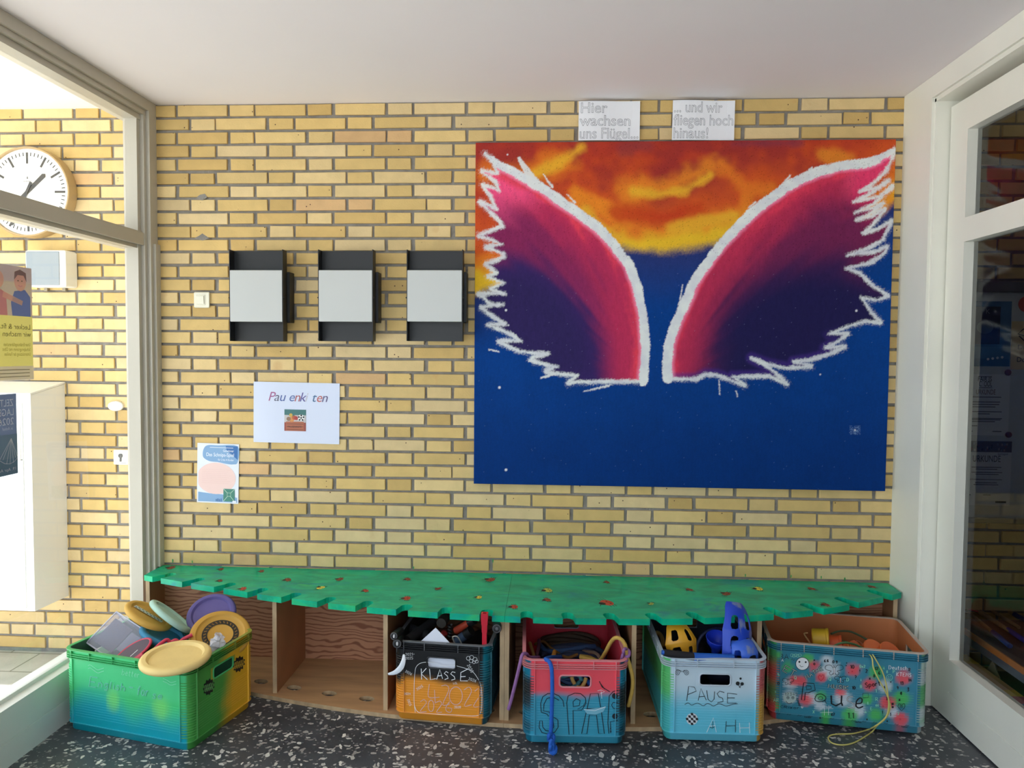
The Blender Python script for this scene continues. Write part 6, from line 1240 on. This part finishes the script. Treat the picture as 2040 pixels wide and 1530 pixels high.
def coil(c, rx, rz, r, color, label, turns=2, tilt=0.0, yv=.0):
    P = []; rd = random.Random(int(rx*1e4))
    for i in range(turns*16): a = i*2*PI/16; P.append(Vector(c)+Vector((rx*math.cos(a)*(1+.05*math.sin(i*.7)), yv*i/16+.012*math.sin(i*.9), rz*math.sin(a)*(1+.06*math.cos(i*.5)))))
    return rope(P, r, color, label, n=3)
gc = z6(590, 690, -.66)
coil(gc+Vector((-.015, .03, -.012)), .060, .034, .0075, NV, 'dark blue rope coiled behind the grip hole of the red crate', 2, yv=.02)
coil(gc+Vector((.012, .015, .0)), .030, .045, .0075, (206, 160, 90), 'tan rope loop behind the grip hole of the red crate', 1)
coil(gc+Vector((-.03, .012, -.024)), .05, .022, .0075, TE, 'teal rope loop low behind the grip hole of the red crate', 1)
coil(gc+Vector((.06, .02, -.002)), .026, .04, .008, BL, 'blue rope loop at the end of the grip hole of the red crate', 2, yv=.016)
coil(Vector((1.565, -.40, .20)), .13, .03, .012, (52, 60, 90), 'dark blue rope coil low in the red crate', 4, yv=.03)
coil(Vector((1.56, -.25, .19)), .12, .03, .012, (84, 66, 52), 'dark brown rope coil at the back of the red crate', 4, yv=.03)

# ================================================================== SCOOPS IN THE PALE BLUE CRATE
def scoop(o_pt, X, Y_, Lh, Wh, color, label, holes, name='catch_scoop', arc=1.9, taper=(.74, 1.0, .82), worn=False, mark=None):
    """curved plastic catching scoop with window openings; local y runs to the tip, z bulges out"""
    o = empty(name, o_pt); X = Vector(X).normalized(); Y_ = Vector(Y_); Y_ = (Y_-X*Y_.dot(X)).normalized(); M = frame_M((0, 0, 0), X, Y_, X.cross(Y_)); nu, nv_ = 56, 64
    R = Wh/arc/2*2; vs = []; cs = []; base = rgb(*color); rd = random.Random(1)
    def S(u, v, off):
        w = np.interp(v, [0, .45, 1], taper)*(1-.55*max(0, v-.86)**2/.0196*.35); a = (u-.5)*arc; r = R*w
        dome = .018*math.sin(PI*min(1, v*.9))-.05*max(0, v-.6)**2*2
        return (math.sin(a)*(r+off)*1.15, (v-.5)*Lh, math.cos(a)*(r+off)-r*.75+dome)
    for off in (.0, -.0032):
        for j in range(nv_+1):
            for i in range(nu+1):
                vs.append(S(i/nu, j/nv_, off)); g = 1.0
                cs.append(base)
    def hole(u, v):
        for (hu, hv, wu, wv) in holes:
            a, b_ = abs(u-hu)/wu, abs(v-hv)/wv
            if a**4+b_**4 < 1: return True
        return False
    keep = [[not hole((i+.5)/nu, (j+.5)/nv_) for i in range(nu)] for j in range(nv_)]; F = []; n1 = (nu+1)*(nv_+1); I = lambda i, j: j*(nu+1)+i
    for j in range(nv_):
        for i in range(nu):
            if not keep[j][i]: continue
            q = (I(i, j), I(i+1, j), I(i+1, j+1), I(i, j+1)); F.append(q); F.append(tuple(n1+x for x in reversed(q)))
            for (di, dj, a, b_) in ((-1, 0, q[3], q[0]), (1, 0, q[1], q[2]), (0, -1, q[0], q[1]), (0, 1, q[2], q[3])):
                ii, jj = i+di, j+dj
                if not (0 <= ii < nu and 0 <= jj < nv_) or not keep[jj][ii]: F.append((b_, a, n1+a, n1+b_))
    mm = mat('scoop_%d_%d_%d' % color, rgb(*color), .38, var=(.35 if worn else .08), vscale=(26 if worn else 8), stretch=(1, 1, .25) if worn else (1, 1, 1), var2=(rgb(118, 130, 168) if worn else None))
    if worn: mm.node_tree.nodes['Map Range'].inputs[1].default_value = .56
    mb = MB(); mb.add(vs, F, 0, cs, True, M); mb.build('scoop_shell', mm, o)
    return o, M
H6 = [(.30, .72, .10, .15), (.70, .72, .10, .15), (.30, .34, .11, .13), (.70, .34, .11, .13)]
o, M = scoop(z6(1318, 440, -.50), (.97, .18, .16), (-.10, .35, .93), .140, .116, (232, 168, 44), '', [(.30, .66, .11, .14), (.74, .60, .08, .16), (.30, .22, .12, .13), (.72, .18, .08, .12)], arc=2.0, taper=(.95, 1.15, .62))
MB().tube([M @ Vector((0, -.062, -.02)), M @ Vector((0, -.10, -.04)), M @ Vector((-.01, -.15, -.06))], [.014, .013, .013], 12).build('handle', MATS['scoop_232_168_44'], o); tag(o, 'yellow plastic catching scoop with square holes in the pale blue crate', 'scoop', 'catching scoops in the pale blue crate')
o, M = scoop(z6(1718, 360, -.535), (.94, .30, -.22), (-.24, .30, .92), .200, .130, (12, 62, 186), '', [(.30, .60, .10, .13), (.72, .64, .11, .15), (.32, .22, .10, .12), (.74, .22, .10, .13)], arc=2.1, taper=(.95, 1.08, .70), worn=True)
MB().tube([M @ Vector((0, -.088, -.02)), M @ Vector((.005, -.14, -.04))], [.014, .013], 12).build('handle', MATS['scoop_12_62_186'], o); tag(o, 'tall scuffed blue catching scoop reaching above the green bench top', 'scoop', 'catching scoops in the pale blue crate')
o, M = scoop(z6(1772, 530, -.592), (.98, .16, .10), (-.03, .30, .93), .095, .110, (52, 98, 206), '', [(.20, .40, .11, .26), (.68, .16, .15, .24)], arc=2.3, taper=(1.0, 1.05, .86), worn=True)
tag(o, 'short scuffed blue catching scoop at the front rim of the pale blue crate', 'scoop', 'catching scoops in the pale blue crate')
fn = empty('blue_funnel', z6(1575, 470, -.50)); M_bl = mat('royal_blue_plastic', rgb(24, 52, 180), .4); Mf = axis_M((0, 0, 0), (.0, -.35, .93)); MB().lathe([(.016, -.07), (.017, -.03), (.026, -.008), (.040, .012), (.043, .034), (.041, .034), (.037, .012), (.022, -.008), (.0, -.012)], 36, 0, None, Mf).build('cone', M_bl, fn); m = MB(); m.tube([(.043*math.cos(a), .043*math.sin(a), .034) for a in np.linspace(0, 2*PI, 33)[:-1]], .0018, 6, 0, None, Mf, closed=True); m.build('rim', M_bl, fn); tag(fn, 'royal blue plastic funnel cup between the yellow and blue scoops', 'cup')
rk = empty('bat_handle', z6(1430, 560, -.63)); a_, b_, c_, d_ = [z6(x, y, Y)-rk.location for x, y, Y in ((1190, 525, -.655), (1205, 528, -.655), (1412, 556, -.635), (1690, 570, -.615))]
MB().tube([b_, c_], [.0125, .0145], 16).build('grip', mat('black_foam_grip', rgb(26, 22, 28), .7), rk, 'black foam grip'); MB().tube([a_, b_], .0085, 14).build('end_plug', mat('bright_blue_plastic', rgb(30, 92, 186), .4), rk); MB().tube([c_, d_], .0150, 16).build('tube_body', MATS['bright_blue_plastic'], rk); tag(rk, 'blue tube with black foam grip lying along the front rim of the pale blue crate', 'bat')
P = [z6(1440, 560, -.46), z6(1440, 470, -.45), z6(1480, 400, -.44), z6(1560, 360, -.43), z6(1640, 370, -.42), z6(1680, 430, -.42), z6(1660, 540, -.45)]; rg = MB().tube(smooth_path(P, 8), .0075, 10).build('tennis_ring', mat('navy_rubber', rgb(26, 34, 72), .5)); c_ = Vector(P[3]); rg.data.transform(Matrix.Translation(-c_)); rg.location = c_; tag(rg, 'navy rubber ring standing behind the blue funnel cup', 'ring')
P = [z6(1150, 470, -.40), z6(1135, 410, -.37), z6(1160, 390, -.36), z6(1190, 420, -.38), z6(1205, 490, -.42)]; o = MB().tube(smooth_path(P, 8), .009, 10).build('bent_tube', mat('ochre_rubber', rgb(150, 116, 60), .6)); c_ = Vector(P[2]); o.data.transform(Matrix.Translation(-c_)); o.location = c_; tag(o, 'dull ochre bent tube behind the yellow scoop', 'tube')
for i, (x, y, z, r, c, lab) in enumerate(((2.02, -.42, .20, .075, (36, 44, 90), 'dark blue ball low in the pale blue crate near the grip hole'), (2.17, -.40, .19, .07, (30, 34, 60), 'navy ball low in the pale blue crate beside the dark blue one'), (2.08, -.25, .19, .075, (46, 36, 44), 'dark plum ball at the back of the pale blue crate'))):
    o = MB().lathe([(r*math.cos(a), r*math.sin(a)) for a in np.linspace(-PI/2+.01, PI/2-.01, 21)], 32).build('play_ball', mat('ball_%d' % i, rgb(*c), .5)); o.location = (x, y, z); tag(o, lab, 'ball', 'balls in the pale blue crate')

# ================================================================== CUP STILTS IN THE SPECKLED CRATE
def stilt(c, d, r, h, color, label, cord=None, cc=(70, 96, 60), rc=.0032, ridges=True):
    o = empty('cup_stilt', c); M = axis_M((0, 0, 0), d); m = mat('stilt_%d_%d_%d' % color, rgb(*color), .45); n = 72; mb = MB(); prof = [(r*.86, -h/2), (r*.96, -h/2+.004), (r*.94, h/2-.012), (r, h/2-.010), (r, h/2-.002), (r*.93, h/2)]
    vs = []
    for q, (rr0, z) in enumerate(prof):
        for j in range(n): a = 2*PI*j/n; k2 = 1-(.022 if (j % 2 and ridges and 0 < q < 3) else 0); vs.append((rr0*k2*math.cos(a), rr0*k2*math.sin(a), z))
    F = [(q*n+j, q*n+(j+1) % n, (q+1)*n+(j+1) % n, (q+1)*n+j) for q in range(len(prof)-1) for j in range(n)]; F.append(tuple(range(n-1, -1, -1))); mb.add(vs, F, 0, None, True, M)
    mb.lathe([(r*.93, h/2), (r*.86, h/2-.004), (r*.84, h/2-.004), (r*.62, h/2-.003), (r*.58, h/2-.0065), (r*.32, h/2-.006), (r*.28, h/2-.003), (0, h/2-.003)], 48, 0, None, M); mb.build('cup', m, o)
    for i, (P, col) in enumerate(cord or []): MB().tube(smooth_path([Vector(p)-o.location for p in P], 8), rc, 8).build('cord', mat('cord_%d_%d_%d' % col, rgb(*col), .6), o, 'cord loop')
    return tag(o, label, 'stilt', 'cup stilts with cords in the speckled blue crate')
GC, YC, TC = (84, 122, 78), (208, 196, 104), (176, 130, 84)
stilt(z7(566, 450, -.30), (.93, -.34, .12), .046, .066, (222, 176, 44), 'yellow ridged cup stilt lying on its side in the speckled crate', [([z7(510, 505, -.36), z7(480, 465, -.36), z7(452, 425, -.34), z7(446, 408, -.33), z7(470, 405, -.33)], TC)])
stilt(z7(650, 490, -.31), (.93, -.34, .10), .041, .075, (214, 88, 44), 'orange red cup stilt joined behind the yellow one', [([z7(625, 540, -.40), z7(660, 500, -.42), z7(730, 475, -.42), z7(820, 490, -.41), z7(890, 530, -.42), z7(960, 570, -.44)], GC), ([z7(640, 410, -.30), z7(700, 392, -.28), z7(780, 395, -.26), z7(860, 430, -.26), z7(950, 480, -.30), z7(1050, 520, -.36)], (70, 84, 56))], rc=.0042)
stilt(z7(780, 545, -.36), (.55, -.62, .55), .040, .070, (212, 98, 46), 'orange cup stilt lying in the middle of the speckled crate', [([z7(690, 450, -.28), z7(720, 460, -.30), z7(760, 470, -.32)], GC), ([z7(760, 480, -.38), z7(770, 515, -.41), z7(775, 545, -.42)], (220, 150, 60)), ([z7(820, 460, -.30), z7(850, 470, -.30), z7(880, 500, -.32)], (190, 120, 90))], rc=.0022)
stilt(z7(935, 540, -.35), (.25, -.60, .76), .044, .05, (226, 116, 60), 'orange cup stilt seen from its stepped base, second from the crate end', ridges=False)
stilt(z7(1050, 560, -.38), (.25, -.60, .76), .044, .05, (222, 108, 54), 'orange cup stilt seen from its stepped base, nearest the crate end', ridges=False)
lp = empty('yellow_cord', z7(1040, 760, -.53)); P = [z7(820, 560, -.40), z7(870, 545, -.46), z7(915, 560, -.505), z7(938, 590, -.525), z7(948, 660, -.536), z7(985, 740, -.536), z7(1030, 820, -.535), z7(1062, 900, -.535), z7(1066, 960, -.536), z7(1030, 1030, -.538), z7(960, 1080, -.54)]
zf = .004
def fl(x, y): return Vector(on_z(1480+x/3.643, 1150+y/3.643, zf))
P2 = [fl(905, 1106), fl(800, 1134), fl(690, 1138), fl(635, 1148), fl(620, 1172), fl(650, 1204), fl(720, 1217), fl(800, 1203), fl(880, 1160), fl(940, 1118)]
P3 = [z7(975, 1075, -.542), z7(1040, 1010, -.540), z7(1058, 930, -.538), z7(1052, 850, -.538), z7(1036, 760, -.538), z7(1010, 680, -.538), z7(960, 590, -.532), z7(940, 560, -.515)]
MB().tube(smooth_path([q-lp.location for q in P+P2+P3], 8), .0026, 8).build('loop', mat('straw_yellow_cord', rgb(206, 196, 112), .6), lp); tag(lp, 'thin straw yellow cord looping out of the speckled crate onto the dark floor', 'cord')
